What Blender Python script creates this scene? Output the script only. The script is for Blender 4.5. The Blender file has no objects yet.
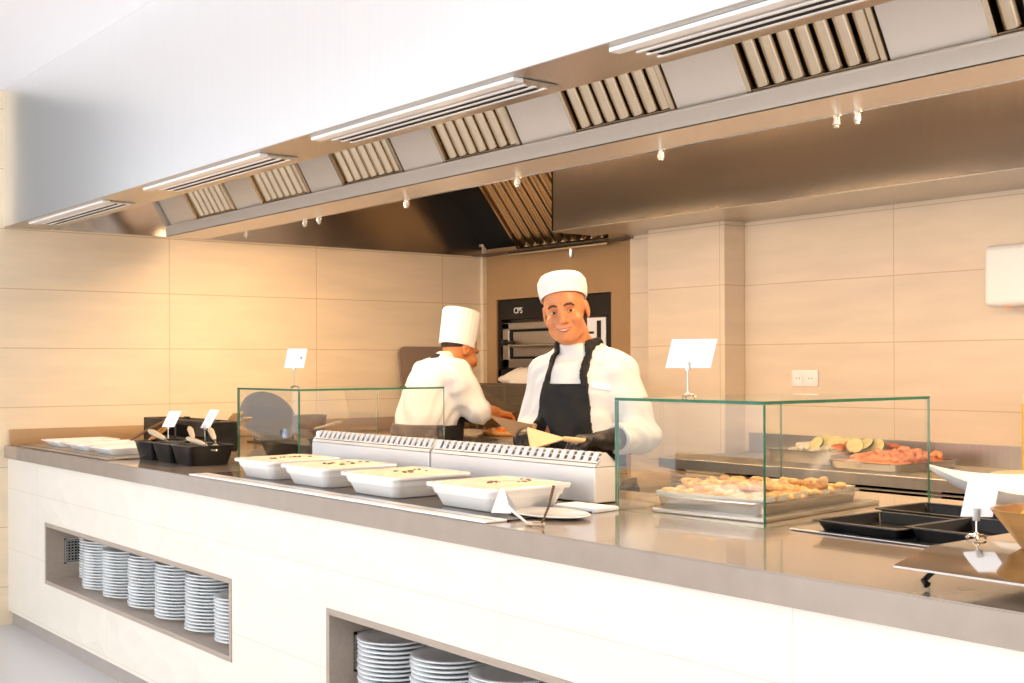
import bpy, bmesh, math, random
import numpy as np
from mathutils import Vector, Matrix
random.seed(7); np.random.seed(7)
PI=math.pi
SC=bpy.context.scene
COL=SC.collection
# ------------------------------------------------------------------ materials
def lin(h):
    h=h.lstrip('#'); o=[]
    for i in (0,2,4):
        c=int(h[i:i+2],16)/255
        o.append(c/12.92 if c<=.04045 else ((c+.055)/1.055)**2.4)
    return (*o,1)
def mat(name,col,rough=.5,metal=0,noise=0,nscale=8,bump=0,bscale=60,stretch=None,trans=0,ior=1.45,alpha=1,spec=None,coat=0,emit=None,estr=0,sub=0):
    m=bpy.data.materials.new(name); m.use_nodes=True
    nt=m.node_tree; p=nt.nodes['Principled BSDF']
    c=lin(col) if isinstance(col,str) else col
    p.inputs['Base Color'].default_value=c; p.inputs['Roughness'].default_value=rough; p.inputs['Metallic'].default_value=metal
    p.inputs['Transmission Weight'].default_value=trans; p.inputs['IOR'].default_value=ior; p.inputs['Alpha'].default_value=alpha
    if spec is not None: p.inputs['Specular IOR Level'].default_value=spec
    if coat: p.inputs['Coat Weight'].default_value=coat
    if sub:
        p.inputs['Subsurface Weight'].default_value=sub; p.inputs['Subsurface Radius'].default_value=(.012,.005,.003); p.inputs['Subsurface Scale'].default_value=1
    if emit: p.inputs['Emission Color'].default_value=lin(emit); p.inputs['Emission Strength'].default_value=estr
    if noise or bump:
        tc=nt.nodes.new('ShaderNodeTexCoord'); mp=nt.nodes.new('ShaderNodeMapping'); nt.links.new(tc.outputs['Object'],mp.inputs['Vector'])
        if stretch: mp.inputs['Scale'].default_value=stretch
    if noise:
        n=nt.nodes.new('ShaderNodeTexNoise'); n.inputs['Scale'].default_value=nscale; n.inputs['Detail'].default_value=4
        nt.links.new(mp.outputs['Vector'],n.inputs['Vector'])
        r=nt.nodes.new('ShaderNodeValToRGB'); r.color_ramp.elements[0].position=.3; r.color_ramp.elements[1].position=.7
        r.color_ramp.elements[0].color=(*[x*(1-noise) for x in c[:3]],1); r.color_ramp.elements[1].color=(*[min(1,x*(1+noise)) for x in c[:3]],1)
        nt.links.new(n.outputs['Fac'],r.inputs['Fac']); nt.links.new(r.outputs['Color'],p.inputs['Base Color'])
    if bump:
        n2=nt.nodes.new('ShaderNodeTexNoise'); n2.inputs['Scale'].default_value=bscale; n2.inputs['Detail'].default_value=3
        nt.links.new(mp.outputs['Vector'],n2.inputs['Vector'])
        b=nt.nodes.new('ShaderNodeBump'); b.inputs['Strength'].default_value=bump; b.inputs['Distance'].default_value=.01
        nt.links.new(n2.outputs['Fac'],b.inputs['Height']); nt.links.new(b.outputs['Normal'],p.inputs['Normal'])
    return m
def tile_mat(name,col,joint,axis,o_h,p_h,o_z,p_z,w=.0028,rough=.35,noise=.05,relief=0,nst=(1,1,6)):
    """large-format wall tiles: joints every p_h along the axis and every p_z in height"""
    m=mat(name,col,rough,noise=noise,nscale=2.2,stretch=nst); nt=m.node_tree; p=nt.nodes['Principled BSDF']
    g=nt.nodes.new('ShaderNodeNewGeometry'); s=nt.nodes.new('ShaderNodeSeparateXYZ'); nt.links.new(g.outputs['Position'],s.inputs[0])
    def M(op,a,b):
        n=nt.nodes.new('ShaderNodeMath'); n.operation=op
        for i,v in enumerate((a,b)):
            if v is None: continue
            if isinstance(v,(int,float)): n.inputs[i].default_value=v
            else: nt.links.new(v,n.inputs[i])
        return n.outputs[0]
    def line(out,o,per):
        t=M('DIVIDE',M('SUBTRACT',out,o),per); f=M('SUBTRACT',t,M('FLOOR',M('ADD',t,.5),None)); f=M('ABSOLUTE',f,None)
        return M('LESS_THAN',f,w/per)
    k=M('MAXIMUM',line(s.outputs[axis],o_h,p_h),line(s.outputs['Z'],o_z,p_z))
    mix=nt.nodes.new('ShaderNodeMixRGB'); nt.links.new(k,mix.inputs['Fac'])
    src=p.inputs['Base Color'].links[0].from_socket
    nt.links.new(src,mix.inputs['Color1']); mix.inputs['Color2'].default_value=lin(joint); nt.links.new(mix.outputs[0],p.inputs['Base Color'])
    if relief:
        v=nt.nodes.new('ShaderNodeTexVoronoi'); v.inputs['Scale'].default_value=5.5
        mp=nt.nodes.new('ShaderNodeMapping'); mp.inputs['Scale'].default_value=(1,1,1.7); mp.inputs['Rotation'].default_value=(0,.6,0)
        nt.links.new(g.outputs['Position'],mp.inputs['Vector']); nt.links.new(mp.outputs[0],v.inputs['Vector'])
        b=nt.nodes.new('ShaderNodeBump'); b.inputs['Strength'].default_value=relief; b.inputs['Distance'].default_value=.05
        nt.links.new(v.outputs['Distance'],b.inputs['Height']); nt.links.new(b.outputs['Normal'],p.inputs['Normal'])
    return m
M={}
M['tile_left']=tile_mat('wall tile left','#ead8ba','#c8ae88','Y',2.84,.952,1.776,.315,w=.002)
M['tile_back']=tile_mat('wall tile back','#dfcfb8','#c4ab88','X',-3.5,.952,1.776,.315,w=.002)
M['panel_brown']=mat('brown wall panel','#ad8b62',.4,noise=.08,nscale=3)
M['counter_tile']=tile_mat('cream counter tile','#e6dfd2','#d6cdbc','X',-2.53,.944,.722,.315,w=.0016,rough=.3,noise=.015,relief=.16)
M['floor']=tile_mat('pale floor tile','#eeeef1','#d8d8da','X',-5.1,.9,0,50,rough=.25,noise=.02)
M['ceiling']=mat('ceiling paint','#f4f3f5',.9)
M['wall_grey']=mat('unseen reflection wall grey','#868889',.8)  # grey set for the reflection in the hood front
M['plinth']=mat('grey plinth','#a59c94',.5,noise=.04)
M['stone']=mat('greige quartz worktop','#9c8d7e',.14,noise=.05,nscale=14,coat=.3)
M['laminate']=mat('greige niche board','#a99a8c',.4,noise=.06,nscale=10,stretch=(1,8,8))
M['steel_hood']=mat('brushed steel hood','#f3f3f2',.30,.9,noise=.015,nscale=3,stretch=(60,60,1))
M['steel']=mat('stainless steel','#c6c2bc',.24,1)
M['steel_soft']=mat('satin stainless steel','#bdb8b1',.36,1,noise=.05,nscale=4,stretch=(30,30,1))
M['steel_dark']=mat('dark steel','#6b645c',.4,1)
M['steel_rear']=mat('brushed rear hood steel','#cfc8c0',.22,1,noise=.05,nscale=4,stretch=(60,60,1))
M['steel_rim']=mat('pale satin steel','#d6cbbd',.34,.35)
M['filter']=mat('baffle filter steel','#c6b296',.19,1)
M['black']=mat('black plastic','#0d0d0f',.35)
M['black_matte']=mat('black matt','#070707',.7)
M['bin_black']=mat('black melamine','#08080a',.25)
M['white_plastic']=mat('white plastic','#f1f1f0',.35)
M['porcelain']=mat('white porcelain','#f3f1ed',.15,coat=.3)
M['plate']=mat('white plate glaze','#eef1f2',.15,coat=.3)
M['white_metal']=mat('white enamel','#f4f3f1',.25)
M['card']=mat('white card','#fbfbfb',.7)
M['print']=mat('grey print','#aab0bc',.8)
M['ink']=mat('blue ink','#5c6aa0',.8)
M['hotglass']=mat('dark heated glass','#3c2f26',.12)
M['wood']=mat('walnut bowl wood','#a3763f',.35,noise=.2,nscale=6,stretch=(1,1,6))
M['wood_pale']=mat('pale turner wood','#d8bd93',.5,noise=.1,nscale=10)
M['peel']=mat('brown peel board','#8e6d48',.5,noise=.1)
M['board_grey']=mat('grey brown board','#8b7768',.5,noise=.04)
M['food_beige']=mat('beige mash','#eedcc2',.6,noise=.08,nscale=40,bump=.5,bscale=80)
M['speck']=mat('brown herb','#7c6a52',.7)
M['chicken']=mat('roast chicken','#e3b277',.45,noise=.38,nscale=40,bump=.9,bscale=70)
M['shrimp']=mat('pink salmon','#ef9f72',.4,noise=.22,nscale=40)
M['zuc_skin']=mat('courgette skin','#4d6a22',.4,noise=.2)
M['zuc']=mat('courgette flesh','#e3d79a',.5,noise=.12,nscale=50)
M['pepper']=mat('orange pepper','#df7a2b',.35,noise=.2)
M['feta']=mat('white cheese','#efe6d2',.6,noise=.05,bump=.3)
M['paper']=mat('baking paper','#f3ead9',.7)
M['dough']=mat('pizza crust','#d8a45f',.6,noise=.2,nscale=30)
M['sauce']=mat('tomato sauce and cheese','#e2742b',.45,noise=.45,nscale=26)
M['cheese']=mat('melted cheese','#f2cf86',.4,noise=.15)
M['marble']=mat('grey speckled stone','#a79d90',.4,noise=.35,nscale=90)
M['juice']=mat('yellow juice','#efcf6f',.25)
M['juice_fruit']=mat('yellow peel','#f6c52e',.4,noise=.06)
M['steel_light']=mat('bright satin steel','#f3f2f0',.33,.3)
M['steel_mirror']=mat('mirror steel','#d8d4cf',.07,1)
M['cream']=mat('cream plastic','#efe3c6',.4)
M['oval']=mat('dark grey platter','#74767f',.22,noise=.05)
M['wok']=mat('worn brown iron','#6b4d2c',.4,.15,noise=.2)
M['bone']=mat('bone coloured handle','#cbb9a0',.45,noise=.1)
M['cloth_white']=mat('white chef cotton','#d2d1d0',.85,bump=.25,bscale=45)
M['hat_white']=mat('white hat cotton','#e6e4e2',.85)
M['apron']=mat('black apron cotton','#0b0b0d',.75,bump=.15,bscale=60)
M['apron_brown']=mat('taupe apron tie','#6a5a50',.8)
M['glove']=mat('black glove','#1a1716',.42,bump=.25,bscale=90)
M['skin']=mat('skin','#c98356',.40,noise=.14,nscale=26,sub=.05)
M['skin_dark']=mat('tan skin','#bd7a48',.45,noise=.08,nscale=22,sub=.1)
M['eyelid']=mat('eyelid skin','#b9764f',.5)
M['lip']=mat('lip','#a85a45',.4)
M['tooth']=mat('teeth','#f2e9dc',.3)
M['eyewhite']=mat('eye white','#c9bdb2',.4)
M['iris']=mat('dark iris','#20140e',.35)
M['brow']=mat('dark brow hair','#4a3527',.8)
M['hair']=mat('dark hair','#2a1b13',.6,bump=.4,bscale=120)
M['hair_grey']=mat('grey hair','#7d6a5b',.7,bump=.4,bscale=120)
M['trousers']=mat('charcoal trousers','#26272b',.8)
M['shoe']=mat('black shoe leather','#101010',.4)
M['red']=mat('red light','#d8622c',.3,emit='#ff6a2a',estr=1.5)
M['blue_led']=mat('blue lamp','#9fc4ff',.3,emit='#a8ccff',estr=4)
def glass_mat(name,col,edge=False):
    m=bpy.data.materials.new(name); m.use_nodes=True; nt=m.node_tree; nt.nodes.clear()
    o=nt.nodes.new('ShaderNodeOutputMaterial')
    if edge:
        p=nt.nodes.new('ShaderNodeBsdfPrincipled'); p.inputs['Base Color'].default_value=lin(col); p.inputs['Roughness'].default_value=.12; p.inputs['Transmission Weight'].default_value=.35
        nt.links.new(p.outputs[0],o.inputs[0]); return m
    t=nt.nodes.new('ShaderNodeBsdfTransparent'); t.inputs['Color'].default_value=lin(col)
    g=nt.nodes.new('ShaderNodeBsdfGlossy'); g.inputs['Roughness'].default_value=.0; g.inputs['Color'].default_value=(1,1,1,1)
    lw=nt.nodes.new('ShaderNodeLayerWeight'); lw.inputs['Blend'].default_value=.5
    pw=nt.nodes.new('ShaderNodeMath'); pw.operation='POWER'; pw.inputs[1].default_value=5; nt.links.new(lw.outputs['Facing'],pw.inputs[0])
    f=nt.nodes.new('ShaderNodeMath'); f.operation='MULTIPLY_ADD'; f.inputs[1].default_value=.92; f.inputs[2].default_value=.075; nt.links.new(pw.outputs[0],f.inputs[0])
    x=nt.nodes.new('ShaderNodeMixShader'); nt.links.new(f.outputs[0],x.inputs[0]); nt.links.new(t.outputs[0],x.inputs[1]); nt.links.new(g.outputs[0],x.inputs[2]); nt.links.new(x.outputs[0],o.inputs[0])
    return m
M['glass']=glass_mat('clear glass','#fdfefd'); M['glass_edge']=glass_mat('green glass edge','#2f7a5c',True)
M['glass_smoke']=glass_mat('smoked glass','#b9ae9f')
# ------------------------------------------------------------------ mesh builder
class B:
    def __init__(s): s.bm=bmesh.new(); s.mi=0
    def _tag(s,faces):
        for f in faces: f.material_index=s.mi
    def box(s,lo,hi,bev=0,seg=2,mx=None):
        bm=s.bm; r=bmesh.ops.create_cube(bm,size=1); vs=r['verts']
        for v in vs:
            v.co=Vector([(lo[i]+hi[i])/2+v.co[i]*(hi[i]-lo[i]) for i in range(3)])
        fs=list({f for v in vs for f in v.link_faces}); s._tag(fs)
        if bev:
            es=list({e for v in vs for e in v.link_edges})
            q=bmesh.ops.bevel(bm,geom=es,offset=bev,segments=seg,profile=.5,affect='EDGES',clamp_overlap=True)
            vs=list({v for v in vs if v.is_valid}|set(q['verts'])); s._tag(q['faces'])
        if mx is not None:
            for v in vs: v.co=mx@v.co
        return s
    def poly(s,vs,fs,mx=None):
        bv=[s.bm.verts.new((mx@Vector(v)) if mx is not None else Vector(v)) for v in vs]
        for f in fs:
            try: fc=s.bm.faces.new([bv[i] for i in f]); fc.material_index=s.mi
            except ValueError: pass
        return s
    def rings(s,rings,cap=True,closed=True,mx=None):
        n=len(rings[0]); vs=[p for r in rings for p in r]; fs=[]
        for k in range(len(rings)-1):
            for i in range(n if closed else n-1):
                j=(i+1)%n; fs.append((k*n+i,k*n+j,(k+1)*n+j,(k+1)*n+i))
        if cap: fs.append(tuple(range(n))[::-1]); fs.append(tuple((len(rings)-1)*n+i for i in range(n)))
        return s.poly(vs,fs,mx)
    def tube(s,pts,r,n=10,cap=True,flat=None):
        pts=[Vector(p) for p in pts]; rs=r if isinstance(r,(list,tuple)) else [r]*len(pts); R=[]; up=None
        for i,p in enumerate(pts):
            t=(pts[min(i+1,len(pts)-1)]-pts[max(i-1,0)]).normalized()
            if up is None: up=Vector((0,0,1)) if abs(t.z)<.9 else Vector((1,0,0))
            a=t.cross(up).normalized(); b=a.cross(t).normalized(); up=b
            fl=flat or (1,1)
            R.append([p+a*math.cos(2*PI*k/n)*rs[i]*fl[0]+b*math.sin(2*PI*k/n)*rs[i]*fl[1] for k in range(n)])
        return s.rings(R,cap)
    def lathe(s,prof,c=(0,0,0),n=32,mx=None,sx=1,sy=1,cap=True):
        R=[[Vector((c[0]+r*sx*math.cos(2*PI*k/n),c[1]+r*sy*math.sin(2*PI*k/n),c[2]+z)) for k in range(n)] for r,z in prof]
        return s.rings(R,cap,mx=mx)
    def prism(s,poly,ax,lo,hi,mx=None):
        """poly of 2D points extruded along axis ax (0,1,2)"""
        def P(a,b,t): return {0:(t,a,b),1:(a,t,b),2:(a,b,t)}[ax]
        return s.rings([[Vector(P(a,b,lo)) for a,b in poly],[Vector(P(a,b,hi)) for a,b in poly]],mx=mx)
    def ell(s,c,r,mx=None,u=16,v=10,noise=0,seed=0):
        q=bmesh.ops.create_uvsphere(s.bm,u_segments=u,v_segments=v,radius=1); rn=random.Random(seed)
        ph=[rn.uniform(0,6) for _ in range(3)]
        for w in q['verts']:
            k=1+noise*(math.sin(w.co.x*3+ph[0])+math.sin(w.co.y*4+ph[1])+math.sin(w.co.z*3+ph[2]+w.co.x*2))
            w.co=Vector((w.co.x*r[0]*k,w.co.y*r[1]*k,w.co.z*r[2]*k))
            if mx is not None: w.co=mx@w.co
            w.co+=Vector(c)
        s._tag({f for w in q['verts'] for f in w.link_faces}); return s
    def m(s,i): s.mi=i; return s
    def build(s,name,mats,parent=None,smooth=35,recalc=True):
        if recalc: bmesh.ops.recalc_face_normals(s.bm,faces=s.bm.faces)
        me=bpy.data.meshes.new(name); s.bm.to_mesh(me); s.bm.free()
        for m in (mats if isinstance(mats,(list,tuple)) else [mats]): me.materials.append(M[m])
        if smooth:
            me.polygons.foreach_set('use_smooth',[True]*len(me.polygons)); me.set_sharp_from_angle(angle=math.radians(smooth))
        o=bpy.data.objects.new(name,me); COL.objects.link(o)
        if parent is not None: o.parent=parent
        return o
def tag(o,label=None,cat=None,group=None,kind=None):
    if label: o['label']=label
    if cat: o['category']=cat
    if group: o['group']=group
    if kind: o['kind']=kind
    return o
def thing(name,label,cat,loc=(0,0,0),rot=0,group=None):
    o=bpy.data.objects.new(name,None); COL.objects.link(o); o.location=loc; o.rotation_euler=(0,0,rot); o.empty_display_size=.05
    return tag(o,label,cat,group)
def struct(name,b,m,smooth=0,parent=None):
    o=b.build(name,m,parent,smooth)
    if parent is None: o['kind']='structure'
    return o
def dup(root,loc,rot=None,label=None,group=None):
    r=root.copy(); COL.objects.link(r); r.location=loc
    if rot is not None: r.rotation_euler=(0,0,rot) if isinstance(rot,(int,float)) else rot
    if label: r['label']=label
    if group: r['group']=group
    for ch in list(root.children):
        c=ch.copy(); COL.objects.link(c); c.parent=r
        for g in list(ch.children):
            d=g.copy(); COL.objects.link(d); d.parent=c
    return r
def Rz(a): return Matrix.Rotation(a,4,'Z')
def T(x,y,z): return Matrix.Translation((x,y,z))
# ------------------------------------------------------------------ setting
HZ=2.10; CZ=2.82
WT=.948
struct('floor',B().box((-11,-7,-.1),(3,6.2,0)),'floor')
struct('ceiling',B().box((-11,-7,CZ),(3,6.2,CZ+.1)),'ceiling')
struct('wall_left',B().box((-7.0,1.86,0),(-6.8,6.0,CZ)),'tile_left')
struct('wall_added_reflection',B().box((-7.0,1.2,0),(-6.8,1.859,CZ)),'wall_grey')  # unseen wall piece, added in grey to be mirrored in the hood front
b=B().box((-5.30,5.04,0),(3,5.24,CZ)); struct('wall_back',b,'tile_back')
struct('wall_pillar',B().box((-4.99,4.88,0),(-4.42,5.04,CZ),.004),'tile_back')
b=B()   # brown wall with the oven opening
b.box((-6.8,5.09,0),(-6.66,5.85,CZ)); b.box((-5.52,5.09,0),(-5.28,5.85,CZ)); b.box((-6.66,5.09,1.80),(-5.52,5.85,CZ)); b.box((-6.66,5.09,0),(-5.52,5.85,1.05)); b.box((-6.66,5.75,1.05),(-5.52,5.85,1.8))
struct('wall_oven',b,'panel_brown')
struct('trim_1',B().box((-6.8,5.06,0),(-6.768,5.09,CZ)),'tile_left')
# dining room side far behind the camera: wall with tall windows
b=B()
for x0,x1 in ((-11,-9.4),(-7.6,-7.0),(-5.2,-4.6),(-2.8,-2.2),(-.4,.2),(2.0,3)): b.box((x0,-6.6,0),(x1,-6.4,CZ))
b.box((-11,-6.6,2.62),(3,-6.4,CZ)); b.box((-11,-6.6,0),(3,-6.4,.25))
struct('wall_dining',b,'ceiling')
# ------------------------------------------------------------------ counter
ctr=thing('buffet_counter','long cream tiled serving counter with two open plate niches','counter',(0,0,0))
YF=1.945
b=B()
b.box((-6.8,YF,.075),(1.2,2.78,.30)); b.box((-6.8,YF,.60),(1.2,2.78,.883))
for x0,x1 in ((-6.8,-6.19),(-4.11,-3.43),(-1.35,1.2)): b.box((x0,YF,.30),(x1,2.78,.60))
for x0,x1 in ((-6.19,-4.11),(-3.43,-1.35)): b.box((x0,2.44,.30),(x1,2.78,.60))
b.box((-2.65,2.78,.075),(1.2,3.32,.883)); b.box((-6.8,2.78,.075),(-4.35,3.16,.883))
b.build('tiled_body','counter_tile',ctr,0)
B().box((-6.8,1.965,0),(1.2,2.7,.075)).build('plinth','plinth',ctr,0)
for x0,x1 in ((-6.19,-4.11),(-3.43,-1.35)):
    b=B(); t=.02
    b.box((x0,YF-.004,.30),(x1,2.44,.30+t),.002); b.box((x0,YF-.004,.60-t),(x1,2.44,.60),.002)
    b.box((x0,YF-.003,.30+t),(x0+t,2.44,.60-t)); b.box((x1-t,YF-.003,.30+t),(x1,2.44,.60-t)); b.box((x0+t,2.42,.30+t),(x1-t,2.44,.60-t))
    n=b.build('niche_lining','laminate',ctr,0); n['label']='greige board lining of an open plate niche'
    b=B(); X=x0+t; y0,y1,z0,z1=2.03,2.17,.39,.515
    b.m(1).box((X,y0,z0),(X+.002,y1,z1)).m(0)
    b.box((X,y0,z0),(X+.008,y0+.008,z1)); b.box((X,y1-.008,z0),(X+.008,y1,z1)); b.box((X,y0,z0),(X+.008,y1,z0+.008)); b.box((X,y0,z1-.008),(X+.008,y1,z1))
    for k in range(1,9): b.box((X,y0+k*.0155-.002,z0),(X+.006,y0+k*.0155+.002,z1)); 
    for k in range(1,9): b.box((X,y0,z0+k*.0139-.002),(X+.006,y1,z0+k*.0139+.002))
    b.build('vent_grille',['steel','black_matte'],n,0)
# worktop
wt=thing('worktop','polished greige stone worktop of the serving counter','worktop',(0,0,0))
b=B()
po=[(-6.8,1.925),(1.22,1.925),(1.22,3.36),(-2.65,3.36),(-2.65,2.80),(-4.35,2.80),(-4.35,3.2),(-6.8,3.2)]
b.prism(po,2,.883,WT-.0007)
bmesh.ops.bevel(b.bm,geom=[e for e in b.bm.edges if abs(e.verts[0].co.z-WT)<1e-3 and abs(e.verts[1].co.z-WT)<1e-3],offset=.003,segments=2,affect='EDGES')
b.build('stone_slab','stone',wt)
b=B().box((-6.8,3.2,.883),(-6.2,5.05,WT-.0007),.003); b.build('side_slab','stone',wt)
b=B().box((-6.8,1.95,WT),(-6.775,5.07,1.03),.002); b.build('upstand','panel_brown',wt)['label']='brown upstand along the tiled wall'
# cabinet under the side slab
k=thing('side_cabinet','steel base cabinet under the side worktop along the left tiled wall','cabinet',(-6.49,4.1,0))
B().box((-.3,-.93,.1),(.28,.95,.883),.003).build('body','steel_soft',k)
for i in range(3):
    d=B().box((.281,-.92+i*.62,.12),(.3,-.32+i*.62,.87),.004).build('door','steel_soft',k)
    B().tube([(.32,-.38+i*.62,.55),(.33,-.38+i*.62,.56),(.33,-.38+i*.62,.74),(.32,-.38+i*.62,.75)],.006).build('handle','steel',d)
B().box((-.28,-.9,0),(.24,.92,.1)).build('plinth','plinth',k,0)
# ------------------------------------------------------------------ plates
ORD='topmost,second,third,fourth,fifth,sixth,seventh,eighth,ninth,tenth,eleventh,twelfth,thirteenth,fourteenth,fifteenth,sixteenth,seventeenth,eighteenth'.split(',')
def plate_mesh():
    R=.12
    pr=[(.0005,.004),(.064,.004),(.066,0),(.07,0),(.074,.005),(R-.002,.0135),(R,.0155),(R,.0175),(R-.003,.019),(.084,.0128),(.076,.0112),(.0005,.0112)]
    return B().lathe(pr,n=40)
P0=plate_mesh().build('dinner_plate','plate',None,50)
first=True
def plate_stack(x,y,n,where,grp,seed,step=.0133,sc=1):
    global first
    rn=random.Random(seed)
    for k in range(n):
        o=P0 if first else P0.copy()
        if not first: COL.objects.link(o)
        first=False
        o.location=(x+rn.uniform(-.0022,.0022),y+rn.uniform(-.0022,.0022),.3205+k*step)
        o.scale=(sc,sc,1)
        i=n-1-k
        pos='topmost' if i==0 else ('bottom one' if k==0 else ORD[i]+' from top')
        tag(o,'white plate, %s, %s'%(pos,where),'plate',grp)
far='in the far niche'
names=['far niche stack nearest the vent grille','far niche stack second from the vent grille','far niche stack third from the vent grille','far niche stack fourth from the vent grille','far niche stack fifth from the vent grille','low far niche stack at the right end']
for i,(x,n) in enumerate(zip((-5.751,-5.484,-5.182,-4.886,-4.581,-4.313),(17,16,17,17,17,13))):
    plate_stack(x,2.10,n,names[i],'plates in the far niche',i)
plate_stack(-6.06,2.165,15,'small plate stack beside the far vent grille','plates in the far niche',9,.0133,.8)
for i,x in enumerate((-3.273,-2.974,-2.686)):
    plate_stack(x,2.10,14,('leftmost','middle','rightmost')[i]+' stack of the near niche','plates in the near niche',20+i,.0137)
# ------------------------------------------------------------------ hood
hd=thing('extractor_hood','huge brushed steel extractor hood hanging above the serving counter','extractor hood',(0,0,0))
X0,X1=-6.8,1.3
b=B()
b.box((X0,1.93,HZ),(X1,1.945,CZ-.001))
b.build('front_panel','steel_hood',hd,0)
b=B().box((X0,1.931,HZ-.002),(X1,2.17,HZ+.004)).box((X0,2.16,HZ),(X1,2.17,HZ+.05))
b.build('soffit','steel_soft',hd,0)
b=B()   # gutter below the filters
b.box((-6.46,2.680,2.064),(X1,2.682,2.118)); b.box((-6.46,2.680,2.064),(X1,2.89,2.067)); b.box((-6.46,2.888,2.064),(X1,2.89,2.20)); b.box((-6.46,2.676,2.116),(X1,2.682,2.121))
b.build('grease_gutter','steel_rim',hd,0)
# end panel on the tiled wall with its lower lip
b=B().box((-6.8,1.945,2.165),(-6.79,5.08,CZ-.001)).box((-6.8,2.17,2.10),(-6.775,5.08,2.165))
b.build('end_panel','steel_rear',hd,0)
# filter frame: sloping post at the open end, rails and blank panels
sl=math.radians(60)
def onslope(y0,z0,mx_only=False):
    """local x along world X, local y up the filter slope, local z = face normal (towards -Y and down)"""
    a=PI-sl
    u=Vector((0,-math.cos(sl),math.sin(sl))); n=Vector((0,-math.sin(sl),-math.cos(sl)))
    m=Matrix(((1,0,0,0),(0,u.y,n.y,y0),(0,u.z,n.z,z0),(0,0,0,1)))
    return m
FM=onslope(2.694,2.122)
FL=.46
xs=[-6.08+.7475*i for i in range(9)]
W=.462
b=B()
b.box((-6.47,0,-.02),(-6.43,FL,.015),mx=FM); 
b.build('end_post','steel_soft',hd,0)
prev=-6.43
for i,x in enumerate(xs):
    B().box((prev+.004,.004,-.012),(x-.004,FL,-.002),.002,mx=FM).build('blank_panel','steel_rim',hd,0); prev=x+W
b=B().box((-6.46,0,-.06),(X1,FL,-.055),mx=FM); b.build('back_sheet','black_matte',hd,0)
b=B().box((-6.46,FL+.004,-.06),(X1,FL+.024,.0),mx=FM).box((-6.46,2.55,2.5),(X1,2.57,CZ-.001)); b.build('top_rail','steel_soft',hd,0)
# rear hood section
b=B().box((-5.275,4.42,HZ),(X1,4.435,CZ-.001)).box((-5.275,4.42,HZ),(-5.262,4.74,CZ-.001)); b.build('rear_front_panel','steel_rear',hd,0)
b=B().box((-5.275,4.421,HZ-.004),(X1,4.74,HZ+.002)); b.build('rear_lip','steel_soft',hd,0)
b=B().box((-5.275,4.74,HZ+.012),(X1,5.04,HZ+.02)); b.build('rear_soffit','steel_soft',hd,0)
sl2=math.radians(51)
u=Vector((0,-math.cos(sl2),math.sin(sl2))); n=Vector((0,-math.sin(sl2),-math.cos(sl2)))
FB=Matrix(((1,0,0,0),(0,u.y,n.y,5.07),(0,u.z,n.z,2.125),(0,0,0,1)))
B().box((-6.79,0,-.04),(-5.27,.85,-.03),mx=FB).build('rear_back_sheet','black_matte',hd,0)  # matt black stands in for an unlit panel around the filter
b=B().box((-6.79,4.98,2.098),(-5.27,5.085,2.106)); b.build('rear_gutter','steel_dark',hd,0)
# slot diffusers in the soffit
def diffuser(x0,x1,label):
    t=thing('slot_diffuser',label,'air diffuser',((x0+x1)/2,1.96,HZ-.0027),0,'slot diffusers under the hood front'); w=(x1-x0)/2
    b=B(); 
    b.box((-w,0,-.010),(w,.034,0),.001); b.build('light_strip','white_metal',t,0)['label']='white front strip of the diffuser'
    b=B(); b.box((-w,.036,-.006),(w,.150,-.001)); b.build('face_plate','steel_soft',t,0)
    b=B()
    for y in (.072,.108): b.box((-w+.05,y,-.008),(w-.05,y+.016,-.004))
    b.build('slot','black_matte',t,0)
    b=B()
    for y in (.058,.092,.128): b.box((-w+.03,y,-.009),(w-.03,y+.010,-.005))
    b.build('rib','white_metal',t,0)
    return t
dl=['leftmost slot diffuser under the hood front, cut short by the tiled wall','second slot diffuser from the left wall under the hood front','third slot diffuser from the left wall, above the two chefs','slot diffuser under the hood front at the top right']
for (x0,x1),l in zip(((-6.48,-5.43),(-4.96,-3.91),(-3.545,-2.49),(-2.13,-1.08)),dl): diffuser(x0,x1,l)
# baffle filters
def baffle_filter(loc,mx,nb=7,L=FL,W=W,label=None,group=None):
    t=thing('baffle_filter',label,'grease filter',loc,0,group)
    b=B()
    for x in (0,W-.016): b.box((x,0,-.02),(x+.016,L,.006),mx=mx)
    b.box((0,0,-.02),(W,.012,.004),mx=mx); b.box((0,L-.012,-.02),(W,L,.004),mx=mx)
    b.build('frame','filter',t,0)
    b=B(); p=(W-.032)/nb
    for i in range(nb):
        x=.016+p*i+.006; w=p*.80
        ang=[PI*k/7 for k in range(8)]
        R=[[Vector((x+w/2-math.cos(a)*w/2,y,-.022+math.sin(a)*.024)) for a in ang]+[Vector((x+w-.002,y,-.026)),Vector((x+.002,y,-.026))] for y in (.014,.02,L-.012)]
        b.rings(R,mx=mx)
    b.build('baffles','filter',t,40)
    b=B().box((.016,.012,-.036),(W-.016,L-.012,-.034),mx=mx); b.build('rear_face','black_matte',t,0)
    return t
fl0=None
R4=FM.to_3x3().to_4x4()
wh=['first grease filter from the sloping end post','second grease filter from the sloping end post','third grease filter from the end post','fourth grease filter from the end post, mid hood','fifth grease filter from the end post','large grease filter left of the plain panel at top right','grease filter cut by the right edge of the picture']
for i,x in enumerate(xs[:7]):
    loc=(x,2.694,2.122)
    if fl0 is None: fl0=baffle_filter(loc,R4,label=wh[0],group='grease filters along the hood front')
    else: dup(fl0,loc,label=wh[i])
R5=FB.to_3x3().to_4x4()
baffle_filter((-6.40,5.07,2.125),R5,9,.84,.86,'brown lit ribbed grease filter above the oven','grease filters over the oven')
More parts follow.
